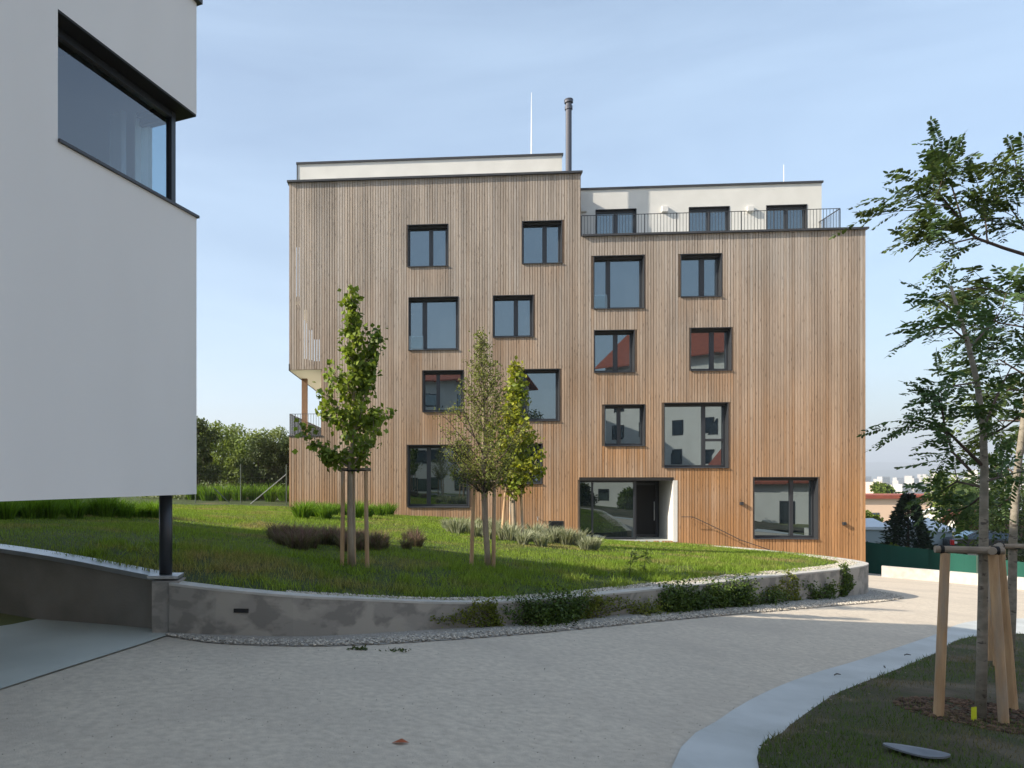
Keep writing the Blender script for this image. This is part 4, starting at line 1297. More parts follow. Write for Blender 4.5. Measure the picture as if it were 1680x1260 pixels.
# bright ornamental grasses
tg = [mesh_only(*tuft(260, .62, .55, .026, 'tallgrass'), 'tallgrass') for _ in range(2)]
for i in range(13):
    px_ = 492+140*i/12+random.uniform(-5, 5); py_ = 848+random.uniform(-3, 4)
    p = hit(px_, py_, lambda x, y: lawn_z(x, y), 12, 31)
    plant_copies('ornamental_grass', [('blades', tg[i % 2])], [(p[0], p[1], random.uniform(.7, 1.0), None)],
                 'bright green ornamental grass tuft at the foot of the timber facade', 'grass tuft', 'ornamental grasses by the facade')
for i in range(22):
    px_ = -20+275*i/21+random.uniform(-6, 6); py_ = 850+random.uniform(-5, 3)-i*.05
    p = hit(px_, py_, lambda x, y: lawn_z(x, y), 10, 26)
    plant_copies('ornamental_grass', [('blades', tg[i % 2])], [(p[0], p[1], random.uniform(.55, .85), None)],
                 'bright green grass tuft on the lawn seen below the white building', 'grass tuft', 'tall grasses below the white building')
# two thistle-like weeds on the right lawn
for px_, py_, s, lb in ((1032, 948, .42, 'lone tall weed on the lawn in front of the entrance, left one'), (1056, 940, .36, 'lone tall weed on the lawn in front of the entrance, right one')):
    p = hit(px_, py_, lambda x, y: lawn_z(x, y), 9, 20)
    e = empty('tall_weed', tuple(p), 0, lb, 'weed')
    stem = [(0, 0, 0), (.02, 0, s*.5), (.05, .01, s)]
    MB().tube(stem, [.008, .006, .003], 5).build('stem', 'leaf_dark', e)
    pt = np.array([(.02+.03*q, 0, s*(.2+.8*q)) for q in rng.uniform(0, 1, 26)])
    v, f = leaves(pt, .13, ratio=.3, droop=.1); np_mesh('leaf_cluster', v, f, 'leaf_shrub', e)['kind'] = 'stuff'

# creepers on the retaining wall
def creeper(px0, px1, hfrac, n, m, label, reach=.2, size=.05, strands=5, root_px=None, trail=0.0):
    i0 = int(np.argmin(np.abs(WALL[:70, 0]/WALL[:70, 1]-(px0-CX)/F))); i1 = int(np.argmin(np.abs(WALL[:70, 0]/WALL[:70, 1]-(px1-CX)/F)))
    i1 = max(i1, i0+1)
    s0, s1 = sarc[i0], sarc[i1]
    pts = []; st = MB()
    def at(s, up, off):
        x = np.interp(s, sarc, WALL[:, 0]); y = np.interp(s, sarc, WALL[:, 1]); nx = np.interp(s, sarc, Nn[:, 0]); ny = np.interp(s, sarc, Nn[:, 1])
        zt = np.interp(s, sarc, WALL[:, 2]); zb = pz(x, y)
        return np.array([x-nx*(.10+off), y-ny*(.10+off), zb+(zt-zb)*up])
    mid = (s0+s1)/2
    e_loc = at(mid, 0, .05)
    for k in range(strands):
        root = random.uniform(s0*.6+mid*.4, s1*.6+mid*.4); tip = random.uniform(s0-.22*(s1-s0), s1+.22*(s1-s0)); top = hfrac*random.uniform(.30, 1.12)
        if root_px is not None:
            j0 = int(np.argmin(np.abs(WALL[:70, 0]/WALL[:70, 1]-(root_px-CX)/F))); root = sarc[j0]+random.uniform(-.05, .05)
            far_ = s0 if abs(s0-root) > abs(s1-root) else s1
            tip = root+(far_-root)*(k+.7)/strands; top = hfrac*(.25+.85*(1-(k/strands)**1.5))*random.uniform(.8, 1.1)
        path_ = []
        for q in np.linspace(0, 1, 9):
            path_.append(at(root+(tip-root)*q**.8, top*math.sin(q*1.5), .012+.01*math.sin(9*q)+ reach*.2*math.sin(q*3.1)))
        st.tube([tuple(np.array(p_)-e_loc) for p_ in path_], [.006*(1-.7*q) for q in np.linspace(0, 1, 9)], 5)
        for p_ in path_:
            c = max(3, n//(strands*9))
            pts.append(p_+rng.normal(size=(c, 3))*np.array([.07, .03, .06])*((.6+reach*2) if root_px is None else .42))
    P_ = np.concatenate(pts)
    # keep leaves in front of the wall and above the ground
    zb = pz(P_[:, 0], P_[:, 1])+.01; P_[:, 2] = np.maximum(P_[:, 2], zb)
    e = empty('creeper', tuple(e_loc), 0, label, 'creeper')
    st.build('stems', 'bark_dark', e)
    dirs = np.tile(np.array([[.3, -1, .3]]), (len(P_), 1))
    v, f = leaves(P_-e_loc, size, dirs, ratio=.85, droop=.2, jitter=.8)
    np_mesh('leaf_mass', v, f, m, e)['kind'] = 'stuff'
creeper(838, 925, 1.10, 5200, 'ivy', 'dense dark ivy clump on the middle of the curved wall', .26, .034, 18)
creeper(815, 900, .38, 1700, 'ivy', 'low dark ivy skirt at the left foot of the ivy clump', .5, .034, 8)
creeper(1068, 1140, 1.08, 4600, 'ivy', 'dense dark creeper hanging from the wall top, left half of the wide mass', .28, .038, 16)
creeper(1130, 1205, .95, 4200, 'ivy', 'dense dark creeper on the curved wall, right half of the wide mass', .28, .038, 14)
creeper(1195, 1262, .30, 1600, 'ivy', 'low creeper tail at the wall foot right of the wide mass', .4, .038, 8)
creeper(690, 820, .95, 1300, 'ivy_light', 'thin yellow-green creeper fan left of the ivy clump', .12, .028, 7, 815)
creeper(755, 800, 1.05, 420, 'ivy_light', 'upright pale creeper shoot left of the ivy clump', .12, .028, 2, 803)
creeper(930, 1045, .95, 1300, 'ivy_light', 'thin yellow-green creeper fan right of the ivy clump', .12, .030, 8, 925)
creeper(945, 985, 1.1, 500, 'ivy_light', 'upright pale creeper shoots right of the ivy clump', .12, .028, 3, 950)
creeper(1000, 1066, .24, 900, 'ivy_light', 'low pale creeper running along the wall foot between the two dark masses', .3, .032, 6)
creeper(1232, 1305, .95, 1000, 'ivy_light', 'small creeper spray on the sunlit part of the curved wall', .2, .036, 6, 1300)
creeper(1300, 1352, .55, 1300, 'ivy', 'bushy creeper tuft second from the right end of the wall', .25, .040, 7)
creeper(1352, 1388, 1.0, 1300, 'ivy', 'tall creeper tuft close to the right end of the curved wall', .2, .040, 6, 1370)
creeper(1398, 1414, 1.0, 260, 'ivy', 'narrow creeper at the right end of the curved wall', .1, .040, 2)
# low plants in the gravel strip
for px_, py_, lb in ((652, 1068, 'small dark weed growing in the gravel strip, right of two'), (588, 1066, 'small dark weed growing in the gravel strip, left of two')):
    p = hit(px_, py_, pz, 5, 12)
    e = empty('gravel_weed', tuple(p), 0, lb, 'weed')
    pt = rng.normal(size=(60, 3))*np.array([.06, .025, .008]); pt[:, 2] = np.abs(pt[:, 2])
    v, f = leaves(pt, .04, ratio=.5); np_mesh('leaf_mass', v, f, 'leaf_dark', e)['kind'] = 'stuff'

# ------------------------------------------------------------------ trees
def grow(base, height, profile, n_br, seed, lean=(0, 0), up=.75, sub=5, spread=(.55, 1.2)):
    """trunk polyline and branch polylines filling a crown profile [(h_frac, radius)]"""
    r = random.Random(seed)
    trunk = []
    for q in np.linspace(0, 1, 14):
        trunk.append(Vector((lean[0]*q+.025*math.sin(q*7+seed), lean[1]*q+.025*math.cos(q*6+seed), height*q)))
    hs = [p[0] for p in profile]; rs = [p[1] for p in profile]
    br = []
    for k in range(n_br):
        hf = hs[0]+(hs[-1]-hs[0])*((k+.5)/n_br)**.9
        tgt_r = float(np.interp(hf, hs, rs))*r.uniform(*spread)
        a = k*2.4+r.uniform(-.4, .4)
        h0 = max(hs[0]*.92, hf-up*tgt_r/height)
        p0 = Vector((np.interp(h0*height, [t.z for t in trunk], [t.x for t in trunk]), np.interp(h0*height, [t.z for t in trunk], [t.y for t in trunk]), h0*height))
        p2 = Vector((p0.x+math.cos(a)*tgt_r, p0.y+math.sin(a)*tgt_r, hf*height))
        p1 = p0.lerp(p2, .5)+Vector((0, 0, -.08*tgt_r))+Vector((r.uniform(-.05, .05), r.uniform(-.05, .05), 0))
        br.append([p0, p1, p2])
        for j in range(sub):
            q = r.uniform(.35, .95)
            s0 = p0.lerp(p2, q)
            s1 = s0+Vector((r.gauss(0, 1), r.gauss(0, 1), r.gauss(.5, .5))).normalized()*tgt_r*r.uniform(.25, .5)
            br.append([s0, s0.lerp(s1, .5)+Vector((0, 0, .02)), s1])
    return trunk, br

def make_tree(name, label, base, height, profile, n_br, n_leaf, leaf, m_leaf, m_bark, tr, seed, group=None, up=.75, sub=5, ratio=.7, scatter=.09, lean=(0, 0), leader=.12):
    e = empty(name, tuple(base), 0, label, 'tree', group)
    trunk, br = grow(base, height, profile, n_br, seed, lean, up, sub)
    mb = MB(); n = len(trunk)
    mb.tube([tuple(p) for p in trunk], [tr*(1-.86*(i/(n-1))**1.1)+.003 for i in range(n)], 9)
    mb.build('trunk', 'bark', e, smooth=True)
    bm = MB()
    for b in br:
        L = (b[-1]-b[0]).length
        bm.tube([tuple(p) for p in b], [.012*min(1, L)+.003, .007*min(1, L)+.002, .0025], 4, cap=False)
    bm.build('branches', m_bark, e)
    lens = np.array([(b[-1]-b[0]).length+.05 for b in br]); pr = lens/lens.sum()
    ids = rng.choice(len(br), n_leaf, p=pr)
    q = rng.beta(2.0, 1.2, n_leaf)[:, None]
    a = np.array([[*b[0]] for b in br])[ids]; c = np.array([[*b[2]] for b in br])[ids]; bmid = np.array([[*b[1]] for b in br])[ids]
    pts = (1-q)**2*a+2*q*(1-q)*bmid+q*q*c+rng.normal(size=(n_leaf, 3))*scatter
    nl = int(n_leaf*leader)
    hs = rng.uniform(profile[0][0], 1, nl)*height
    tp = np.column_stack([np.interp(hs, [t.z for t in trunk], [t.x for t in trunk]), np.interp(hs, [t.z for t in trunk], [t.y for t in trunk]), hs])
    pts = np.vstack([pts, tp+rng.normal(size=(nl, 3))*scatter*.8])
    v, f = leaves(pts, leaf, ratio=ratio, droop=.35)
    o = np_mesh('crown', v, f, m_leaf, e)
    return e

def lawn_base(px, py, Y):
    x = (px-CX)/F*Y
    return Vector((x, Y, float(lawn_z(x, Y)[0])))

# maple on the left of the lawn
tb1 = lawn_base(577, 930, 10.6)
s1 = F/10.6
make_tree('maple_tree', 'young maple with green leaves and upright leader, leftmost tree on the lawn', tb1, (928-475)/s1,
          [(.385, .22), (.42, .44), (.50, .50), (.60, .48), (.68, .38), (.76, .24), (.86, .12), (1, .04)], 34, 2100, .080, 'leaf_maple', 'bark', .042, 3, up=1.1, sub=4, ratio=.85, scatter=.045, lean=(0.0, 0), leader=.14)
mpl = bpy.data.objects['maple_tree']
ex = MB(); ep = []
for (a, b, c, n_) in (((.02, 0, 1.75), (.22, .03, 2.45), (.33, .05, 3.15), 330), ((0, 0, 1.45), (-.22, -.05, 1.42), (-.40, -.06, 1.50), 170), ((.0, .0, 1.8), (.25, -.05, 1.95), (.38, -.08, 2.05), 120)):
    a, b, c = Vector(a), Vector(b), Vector(c)
    ex.tube([tuple(a), tuple(b), tuple(c)], [.012, .008, .003], 5, cap=False)
    for _ in range(n_):
        q = random.uniform(.45, 1.0); p_ = (1-q)**2*a+2*q*(1-q)*b+q*q*c
        ep.append((p_.x+random.gauss(0, .05), p_.y+random.gauss(0, .05), p_.z+random.gauss(0, .05)))
ex.build('side_branches', 'bark', mpl)
v, f = leaves(np.array(ep), .082, ratio=.85, droop=.35); np_mesh('side_foliage', v, f, 'leaf_maple', mpl)
# small-leaved tree in the middle
tb2 = lawn_base(800, 937, 12.3)
s2 = F/12.3
make_tree('small_leaved_tree', 'young dull-green small-leaved tree with dark stem, middle of the lawn', tb2, (937-550)/s2,
          [(.34, .16), (.42, .50), (.52, .66), (.62, .60), (.74, .42), (.84, .28), (.92, .12), (1, .03)], 70, 8000, .040, 'leaf_small', 'bark_dark', .045, 9, up=1.3, sub=6, ratio=.6, scatter=.05, lean=(-.12, 0), leader=.03)
# yellowish tree further back
tb3 = lawn_base(842, 875, 19.2)
s3 = F/19.2
make_tree('yellow_green_tree', 'young yellow-green leaved tree close to the timber facade', tb3, (876-590)/s3,
          [(.28, .14), (.36, .52), (.46, .74), (.58, .74), (.70, .52), (.82, .26), (.92, .18), (1, .05)], 36, 2700, .12, 'leaf_yellow', 'bark', .055, 21, up=1.2, sub=4, ratio=.75, scatter=.085, lean=(.04, 0), leader=.12)

def stakes(base, spots, top, label, rad=.035, bars=(), bar_m='stake_grey', zf=None, tie=True):
    """timber stakes (feet and heads in x, y offsets), crossbars between heads, rubber tie round the trunk"""
    e = empty('tree_stakes', tuple(base), 0, label, 'tree stakes')
    heads = []
    for (fx_, fy_, hx, hy) in spots:
        zb = float(np.atleast_1d(zf(base[0]+fx_, base[1]+fy_))[0])-base[2]-.05
        MB().tube([(fx_, fy_, zb), ((fx_+hx)/2+random.uniform(-.006, .006), (fy_+hy)/2, top*.5), (hx, hy, top)], [rad*1.05, rad, rad*.95], 10).build('stake', 'stake', e, smooth=False)
        heads.append(Vector((hx, hy, top)))
    for a, b in bars:
        d = (heads[b]-heads[a]).normalized()*.07
        pa, pb = heads[a]-d, heads[b]+d
        dz = Vector((0, 0, rad*.7+.005))
        MB().tube([tuple(pa+dz), tuple(pb+dz)], rad*.85, 10).build('crossbar', bar_m, e)
        for q in (.10, .90) if rad > .032 else ():
            c_ = pa.lerp(pb, q)+dz; d2 = (pb-pa).normalized()*.012
            MB().tube([tuple(c_-d2), tuple(c_+d2)], rad*1.02, 10).build('strap', 'tie', e)
    if tie:
        c = sum(heads, Vector())/len(heads)
        far = max(heads, key=lambda h_: (h_-Vector((0, 0, top))).length)
        tm = MB()
        for h_ in heads[:2]:
            tm.bar((h_.x, h_.y, top+rad*.3), (0, 0, top+.01), .035, .012)
        tm.tube([(math.cos(t)*.065, math.sin(t)*.065, top+.01) for t in np.linspace(0, 6.28, 13)], .012, 5)
        tm.build('tie', 'tie', e)
    return e
k1 = 1/s1
stakes(tb1, [(-.13, .0, -.12, .0), (.21, .05, .19, .05), (.03, .27, .02, .27), (-.03, .10, -.02, .10)], 1.27, 'four pale timber stakes with crossbars round the maple', .028, [(0, 3), (3, 1), (0, 2)], zf=lawn_z)
stakes(tb2, [(-.245, .05, -.20, .05), (.085, -.03, .10, -.03), (.03, .30, .02, .30)], 1.30, 'three timber stakes round the small-leaved tree', .030, [(0, 1), (1, 2)], zf=lawn_z)
stakes(tb3, [(-.28, .0, -.18, .0), (.23, .0, .18, .0), (.0, .36, .0, .3)], 1.30, 'light timber stakes round the yellow-green tree near the facade', .034, [(0, 1)], 'stake', zf=lawn_z)

# pinnate-leaved trees on the right
def compound_leaves(anchors, dirs, length, npairs, m, parent, lw=.42):
    """feather-shaped leaves: drooping rachis with paired leaflets"""
    V = []; Fc = []
    n = len(anchors)
    D = unit(dirs)
    side = unit(np.cross(D, np.array([0, 0, 1.0])[None]+rng.normal(size=(n, 3))*.25))
    upv = np.cross(side, D)
    L = length*rng.uniform(.7, 1.2, n)
    parts = []
    for k in range(npairs*2+1):
        if k == npairs*2: q = 1.0; sgn = 0
        else: q = .18+.80*(k//2)/(npairs-1); sgn = 1 if k % 2 else -1
        base = anchors + D*(L*q)[:, None] + np.array([0, 0, -1.0])[None]*(L*.30*q*q)[:, None]
        ld = unit(D*(.45 if sgn else 1)+side*sgn*1.0 + np.array([0, 0, -.30])+rng.normal(size=(n, 3))*.16)
        ll = L*.215*(1-.35*abs(q-.5))*rng.uniform(.8, 1.2, n)
        ws = unit(np.cross(ld, upv+rng.normal(size=(n, 3))*.35))
        l_ = ll[:, None]
        v = np.stack([base, base+ld*l_*.35+ws*l_*lw*.5, base+ld*l_*.8+ws*l_*lw*.38, base+ld*l_, base+ld*l_*.8-ws*l_*lw*.38, base+ld*l_*.35-ws*l_*lw*.5], 1).reshape(-1, 3)
        i = np.arange(n)*6
        f = np.concatenate([np.stack([i, i+1, i+2], 1), np.stack([i, i+2, i+3], 1), np.stack([i, i+3, i+4], 1), np.stack([i, i+4, i+5], 1)])
        parts.append((v, f))
    # rachis as thin triangles
    p0 = anchors; p1 = anchors+D*L[:, None]+np.array([0, 0, -1.0])*(L*.30)[:, None]
    v = np.stack([p0-side*.0022, p0+side*.0022, p1], 1).reshape(-1, 3)
    parts.append((v, np.arange(3*n).reshape(-1, 3)))
    v, f = merge(parts)
    return np_mesh('crown', v, f, m, parent)

def pinnate_tree(label, base, trunk_px, limb_px, Y, m_leaf, seed, leaf_len=.21, npairs=8, per=.085, spread=.35, rad=.045, twigs=2.6, cap=99):
    rr = random.Random(seed); rg = np.random.default_rng(seed)
    e = empty('locust_tree', tuple(base), 0, label, 'tree')
    def w3(p):
        return Vector(ray(p[0], p[1], Y+(p[2] if len(p) > 2 else 0)))-Vector(base)
    tp = [w3(p) for p in trunk_px]; tp[0].z -= .05
    n = len(tp)
    MB().tube([tuple(p) for p in tp], [rad*(1-.80*(i/(n-1)))+.003 for i in range(n)], 12).build('trunk', 'bark_grey', e, smooth=True)
    bm = MB(); an = []; di = []
    def dress(line, s0=.15, dens=1.0):
        L = sum((line[i+1]-line[i]).length for i in range(len(line)-1))
        k = int(L/per*dens)+1
        for j in range(k):
            q = s0+(1-s0)*(j+rr.random()*.6)/k
            x = q*(len(line)-1); i = min(int(x), len(line)-2); t = x-i
            p = line[i].lerp(line[i+1], t); d = (line[i+1]-line[i]).normalized()
            ph = rr.uniform(0, 6.28)
            s = d.cross(Vector((0, 0, 1))); s = s.normalized() if s.length > .1 else Vector((1, 0, 0))
            u_ = s.cross(d)
            out = d*.6+(s*math.cos(ph)+u_*math.sin(ph))*.62+Vector((-.62, 0, .02))
            an.append(p); di.append(out)
        an.append(line[-1]); di.append(line[-1]-line[-2])
    for lim in limb_px:
        dn = lim[0]; pts = [w3(p) for p in lim[1]]
        m = len(pts)
        r0 = lim[2] if len(lim) > 2 else .012
        bm.tube([tuple(p) for p in pts], [r0*(1-.8*i/(m-1))+.0015 for i in range(m)], 6, cap=False)
        dress(pts, .25, dn)
        L = sum((pts[i+1]-pts[i]).length for i in range(m-1))
        for t in range(int(L*twigs*dn)+1):
            q = rr.uniform(.3, .95); x = q*(m-1); i = min(int(x), m-2)
            p = pts[i].lerp(pts[i+1], x-i); d = (pts[i+1]-pts[i]).normalized()
            o = (d*.6+Vector((rr.gauss(0, .6), rr.gauss(0, .7), rr.gauss(.15, .45)))).normalized()*rr.uniform(.6, 1.2)*spread
            tw = [p, p+o*.5+Vector((0, 0, .02)), p+o]
            bm.tube([tuple(z) for z in tw], [.005, .003, .0015], 4, cap=False)
            dress(tw, .2, dn)
    bm.build('branches', 'bark_dark', e)
    A = np.array([[*p] for p in an]); Dm = np.array([[*p] for p in di])
    compound_leaves(A, Dm, leaf_len, npairs, m_leaf, e, .40)
    return e
YA = 6.6
bA = Vector(hit(1608, 1183, lambda x, y: pz(x, y)+.05, 4, 12)); YA = bA.y
pinnate_tree('nearest young locust tree with feathery dark leaves at the right edge, staked in mulch', bA,
    [(1608, 1183), (1611, 1080), (1613, 960), (1614, 850), (1615, 770), (1613, 703), (1603, 627), (1587, 560), (1574, 517), (1560, 470)],
    [(1.0, [(1610, 762), (1580, 733, -.1), (1550, 703, -.2), (1545, 665, -.25), (1530, 640, -.3)], .012),
     (1.0, [(1592, 772), (1563, 742, .1), (1550, 705, .2), (1528, 692, .25)], .010),
     (1.0, [(1613, 703), (1640, 640, .1), (1660, 600, .2)], .011),
     (1.0, [(1603, 627), (1570, 632, -.2), (1535, 640, -.3)], .008),
     (1.0, [(1587, 560), (1560, 537, -.1), (1528, 537, -.2)], .007),
     (1.0, [(1574, 517), (1545, 495, .1), (1525, 486, .2)], .006),
     (.9, [(1590, 570), (1620, 540, .3), (1650, 500, .4)], .008),
     (.9, [(1614, 720), (1650, 700, -.2), (1690, 670, -.3)], .010),
     (1.0, [(1615, 800), (1570, 790, .3), (1545, 805, .5), (1530, 808, .6)], .009),
     (1.0, [(1615, 810), (1590, 830, .4), (1560, 840, .7)], .008),
     (1.0, [(1615, 790), (1650, 780, .4), (1690, 770, .7)], .009)],
    YA, 'leaf_robinia', 5, leaf_len=.26, npairs=10, spread=.30, rad=.037, per=.080, twigs=3.2)
YB = 8.6
xb = (1662-CX)/F*YB
bB = Vector((xb, YB, float(pz(xb, YB))+.05))
pinnate_tree('second young locust tree, half cut off by the right picture edge', bB,
    [(1655, CY+(H-bB.z)*F/YB), (1660, 1000), (1662, 880), (1668, 780), (1685, 650), (1700, 520), (1712, 430), (1715, 330), (1705, 230)],
    [(1.2, [(1705, 425), (1647, 407), (1600, 390), (1580, 367), (1543, 320), (1515, 302), (1500, 305)], .018),
     (1.2, [(1600, 390), (1560, 400, -.2), (1545, 392, -.3), (1520, 388, -.3)], .009),
     (1.2, [(1580, 367), (1560, 300, .2), (1548, 275, .3), (1558, 250, .3)], .009),
     (1.2, [(1560, 340), (1535, 335, -.3), (1512, 345, -.4)], .007),
     (1.0, [(1620, 400), (1615, 340, .3), (1600, 290, .4)], .008),
     (1.0, [(1710, 330), (1672, 290, -.2), (1662, 250, -.3)], .010),
     (1.0, [(1700, 500), (1650, 480, -.2), (1600, 470, -.3), (1555, 480, -.4)], .011),
     (1.0, [(1700, 540), (1640, 530, .3), (1590, 500, .4)], .010),
     (1.0, [(1690, 620), (1640, 590, .2), (1600, 600, .4)], .010),
     (1.0, [(1680, 690), (1640, 690, .2), (1600, 720, .5)], .010),
     (1.0, [(1670, 780), (1640, 760, .2), (1590, 800, .5)], .010),
     (1.1, [(1670, 760), (1700, 700, .5), (1720, 600, .6)], .010),
     (1.0, [(1665, 810), (1640, 830, .4), (1660, 850, .8)], .009),
     (1.2, [(1712, 430), (1690, 385, .2), (1660, 345, .3), (1645, 310, .4)], .010),
     (1.2, [(1700, 520), (1665, 515, .4), (1620, 540, .6)], .010),
     (1.2, [(1690, 640), (1655, 640, -.3), (1625, 655, -.4)], .010),
     (1.2, [(1690, 580), (1660, 570, .5), (1640, 560, .7)], .010)],
    YB, 'leaf_robinia2', 8, leaf_len=.33, npairs=10, spread=.42, rad=.044, per=.10, twigs=2.8)

# stakes round the near locust: heads and feet from their place in the photo
def off(px, py, Y, base):
    p = ray(px, py, Y); return p[0]-base[0], p[1]-base[1]
hz = H-(907-CY)/F*YA - bA.z
stA = []
for (hx, fx_, yo) in ((1551, 1539, -.02), (1629, 1648, -.12), (1640, 1664, .32)):
    h_ = ((hx-CX)/F*(YA+yo)-bA.x, yo); f_ = ((fx_-CX)/F*(YA+yo)-bA.x, yo)
    stA.append((f_[0], f_[1], h_[0], h_[1]))
stakes(bA, stA, hz, 'thick pine stakes with crossbars round the nearest locust tree', .034, [(0, 1), (1, 2)], zf=lambda x, y: pz(x, y)+.03)
hzB = H-(900-CY)/F*YB - bB.z
stB = [(-.22, -.05, -.16, -.05), (.25, -.05, .2, -.05), (.0, .32, .0, .28)]
stakes(bB, stB, hzB, 'pine stakes with a grey crossbar round the locust at the picture edge', .034, [(0, 1)], zf=lambda x, y: pz(x, y)+.03)

# mulch, tag, plate, litter
def near_trunk(n):
    a = rng.uniform(0, 6.28, n); r_ = .55*np.sqrt(rng.uniform(0, 1, n)); return bA.x+.06+np.cos(a)*r_, bA.y+.1+np.sin(a)*r_
o = stones(900, near_trunk, lambda x, y: verge_z(x, y), .012, .04, 'bark_mulch', 'mulch', .45, .3)
tag(o, 'brown bark mulch round the foot of the nearest locust tree', 'mulch')
def verge_edge(n):
    k = rng.integers(2, 52, n); t = rng.uniform(0, 1, n)
    a_ = GO[k]*(1-t)[:, None]+GO[k+1]*t[:, None]; dd_ = np.abs(rng.normal(0, .10, n))
    tg2 = unit(GO[k+1]-GO[k])
    return a_[:, 0]+tg2[:, 1]*dd_, a_[:, 1]-tg2[:, 0]*dd_
o = stones(700, verge_edge, lambda x, y: verge_z(x, y), .004, .013, 'edge_pebbles', 'crumb', .6, .2)
tag(o, 'small pebbles and soil crumbs along the verge edge of the channel', 'pebbles')
tp_ = ray(1597, 1150, YA-.12)
tg_ = empty('plant_tag', (tp_[0], tp_[1], float(pz(tp_[0], tp_[1]))+.04), .3, 'small yellow plant tag stuck in the mulch', 'tag')
MB().box(-.004, .004, -.002, .002, 0, .09).build('stick', 'tag', tg_)
MB().box(-.028, .028, -.005, -.002, .05, .145).build('card', 'tag', tg_)
pp = hit(1503, 1240, lambda x, y: pz(x, y)+.06, 3, 8)
pl = empty('metal_plate', (pp[0], pp[1], pp[2]+.035), .0, 'pale grey pointed oval cover plate lying on the verge', 'plate')
m_ = MB(); ring = []
for t in np.linspace(0, 6.283, 28, endpoint=False):
    c, s = math.cos(t), math.sin(t)
    ring.append((.185*c*(abs(c)**.15), .125*math.copysign(abs(s)**1.25, s)-.02*c, -.035*c*0 + .012*c*c-.0))
m_.v = [(x, y, z) for x, y, z in ring]+[(x, y, z-.012) for x, y, z in ring]+[(0, 0, .02)]
for i in range(28):
    j = (i+1) % 28
    m_.f += [(i, j, 56), (28+j, 28+i, i), (28+j, i, j)]
m_.build('plate', 'plate', pl, smooth=False)
pl.rotation_euler = (R(-3), R(4), R(-14))
for j, (px_, py_, sz, mm, lb, nm) in enumerate(((657, 1220, .055, 'dead_leaf', 'rust-red fallen leaf lying on the near path', 'fallen_leaf'),)):
    p = hit(px_, py_, pz, 2, 8)
    v = np.array([(-sz, 0, .005), (-sz*.3, -sz*.55, .018), (sz, -.1*sz, .008), (sz*.2, sz*.6, .022), (0, 0, .03)])
    f = np.array([(0, 1, 4), (1, 2, 4), (2, 3, 4), (3, 0, 4)])
    o = np_mesh(nm, v, f, mm); o.location = tuple(p); tag(o, lb, 'leaf')
for px_, py_, a_, lb in ((1374, 1111, .3, 'short dark twig lying on the concrete channel, nearest'), (1489, 1078, .1, 'short dark twig lying on the concrete channel, farthest'), (1452, 1098, 1.0, 'tiny dark twig on the concrete channel, middle one')):
    p = hit(px_, py_, pz, 3, 14)
    o = MB().tube([(-.04, 0, .012), (0, .008, .02), (.04, 0, .012)], [.006, .008, .004], 5).build('twig', 'twig')
    o.location = (p[0], p[1], p[2]+.012); o.rotation_euler = (0, 0, a_); tag(o, lb, 'twig')

# ------------------------------------------------------------------ left background: wire fence and shrubs
YF = 36.0
def fence_left():
    e = empty('wire_fence', (-6, YF, .4), 0, 'thin wire mesh fence with diagonal braces left of the timber building', 'fence')
    def L(px, py): 
        p = ray(px, py, YF); return Vector((p[0]+6, 0, p[2]-.4))
    for px_ in (321, 395, 470):
        a = L(px_, 836); b = L(px_, 762)
        MB().tube([tuple(a), tuple(b)], .03, 8).build('post', 'fence_post', e)
    for (x0, y0, x1, y1, m) in ((470, 778, 405, 832, 'fence_brace'), (350, 800, 384, 832, 'fence_post')):
        MB().tube([tuple(L(x0, y0)), tuple(L(x1, y1))], .022, 6).build('brace', m, e)
    wm = MB()
    x0 = L(300, 800).x; x1 = L(470, 800).x; z0 = L(300, 834).z; z1 = L(300, 765).z
    for z in np.linspace(z0, z1, 12): wm.bar((x0, .02, z), (x1, .02, z), .005)
    for x in np.linspace(x0, x1, 48): wm.bar((x, .025, z0), (x, .025, z1), .004)
    o = wm.build('wire_mesh', 'fence_wire', e); o['kind'] = 'stuff'
    MB().box(x0, L(473, 800).x, -.08, .08, z0-.5, z0+.10).build('concrete_plinth', 'cap', e)
fence_left()
def shrub(name, label, c, rx, ry, h, n, leaf, m, cat='shrub', group=None, lobes=9, seed=1, trunk=True, shape='bush'):
    rr = random.Random(seed)
    e = empty(name, c, 0, label, cat, group)
    pts = []
    bm = MB()
    for k in range(lobes):
        a = k*2.4; q = rr.random()
        cz = h*(.30+.6*(k+.5)/lobes); sh = (1-.55*(cz/h)) if shape == 'bush' else max(.08, 1-cz/h)
        lx, ly = math.cos(a)*rx*sh*rr.uniform(.3, .85), math.sin(a)*ry*sh*rr.uniform(.3, .85)
        rr_ = .42*min(rx, ry)*rr.uniform(.7, 1.25)*(sh if shape != 'bush' else 1)
        m_n = n//lobes
        d = rand_dirs(m_n)*(rng.uniform(0, 1, (m_n, 1))**.45)*rr_*np.array([1.1, 1.1, .85])
        pts.append(d+np.array([lx, ly, cz]))
        bm.tube([(0, 0, 0), (lx*.4, ly*.4, cz*.5), (lx, ly, cz)], [.05, .035, .012], 5, cap=False)
    # low skirt so the plant meets the ground
    m_n = n//5
    a = rng.uniform(0, 6.28, m_n); r_ = np.sqrt(rng.uniform(0, 1, m_n))
    pts.append(np.column_stack([np.cos(a)*rx*.8*r_, np.sin(a)*ry*.8*r_, rng.uniform(.02, .45, m_n)*h]))
    P_ = np.concatenate(pts)
    v, f = leaves(P_, leaf, ratio=.7, droop=.2)
    bm.build('stems', 'bark_dark', e)
    np_mesh('crown', v, f, m, e)
    return e
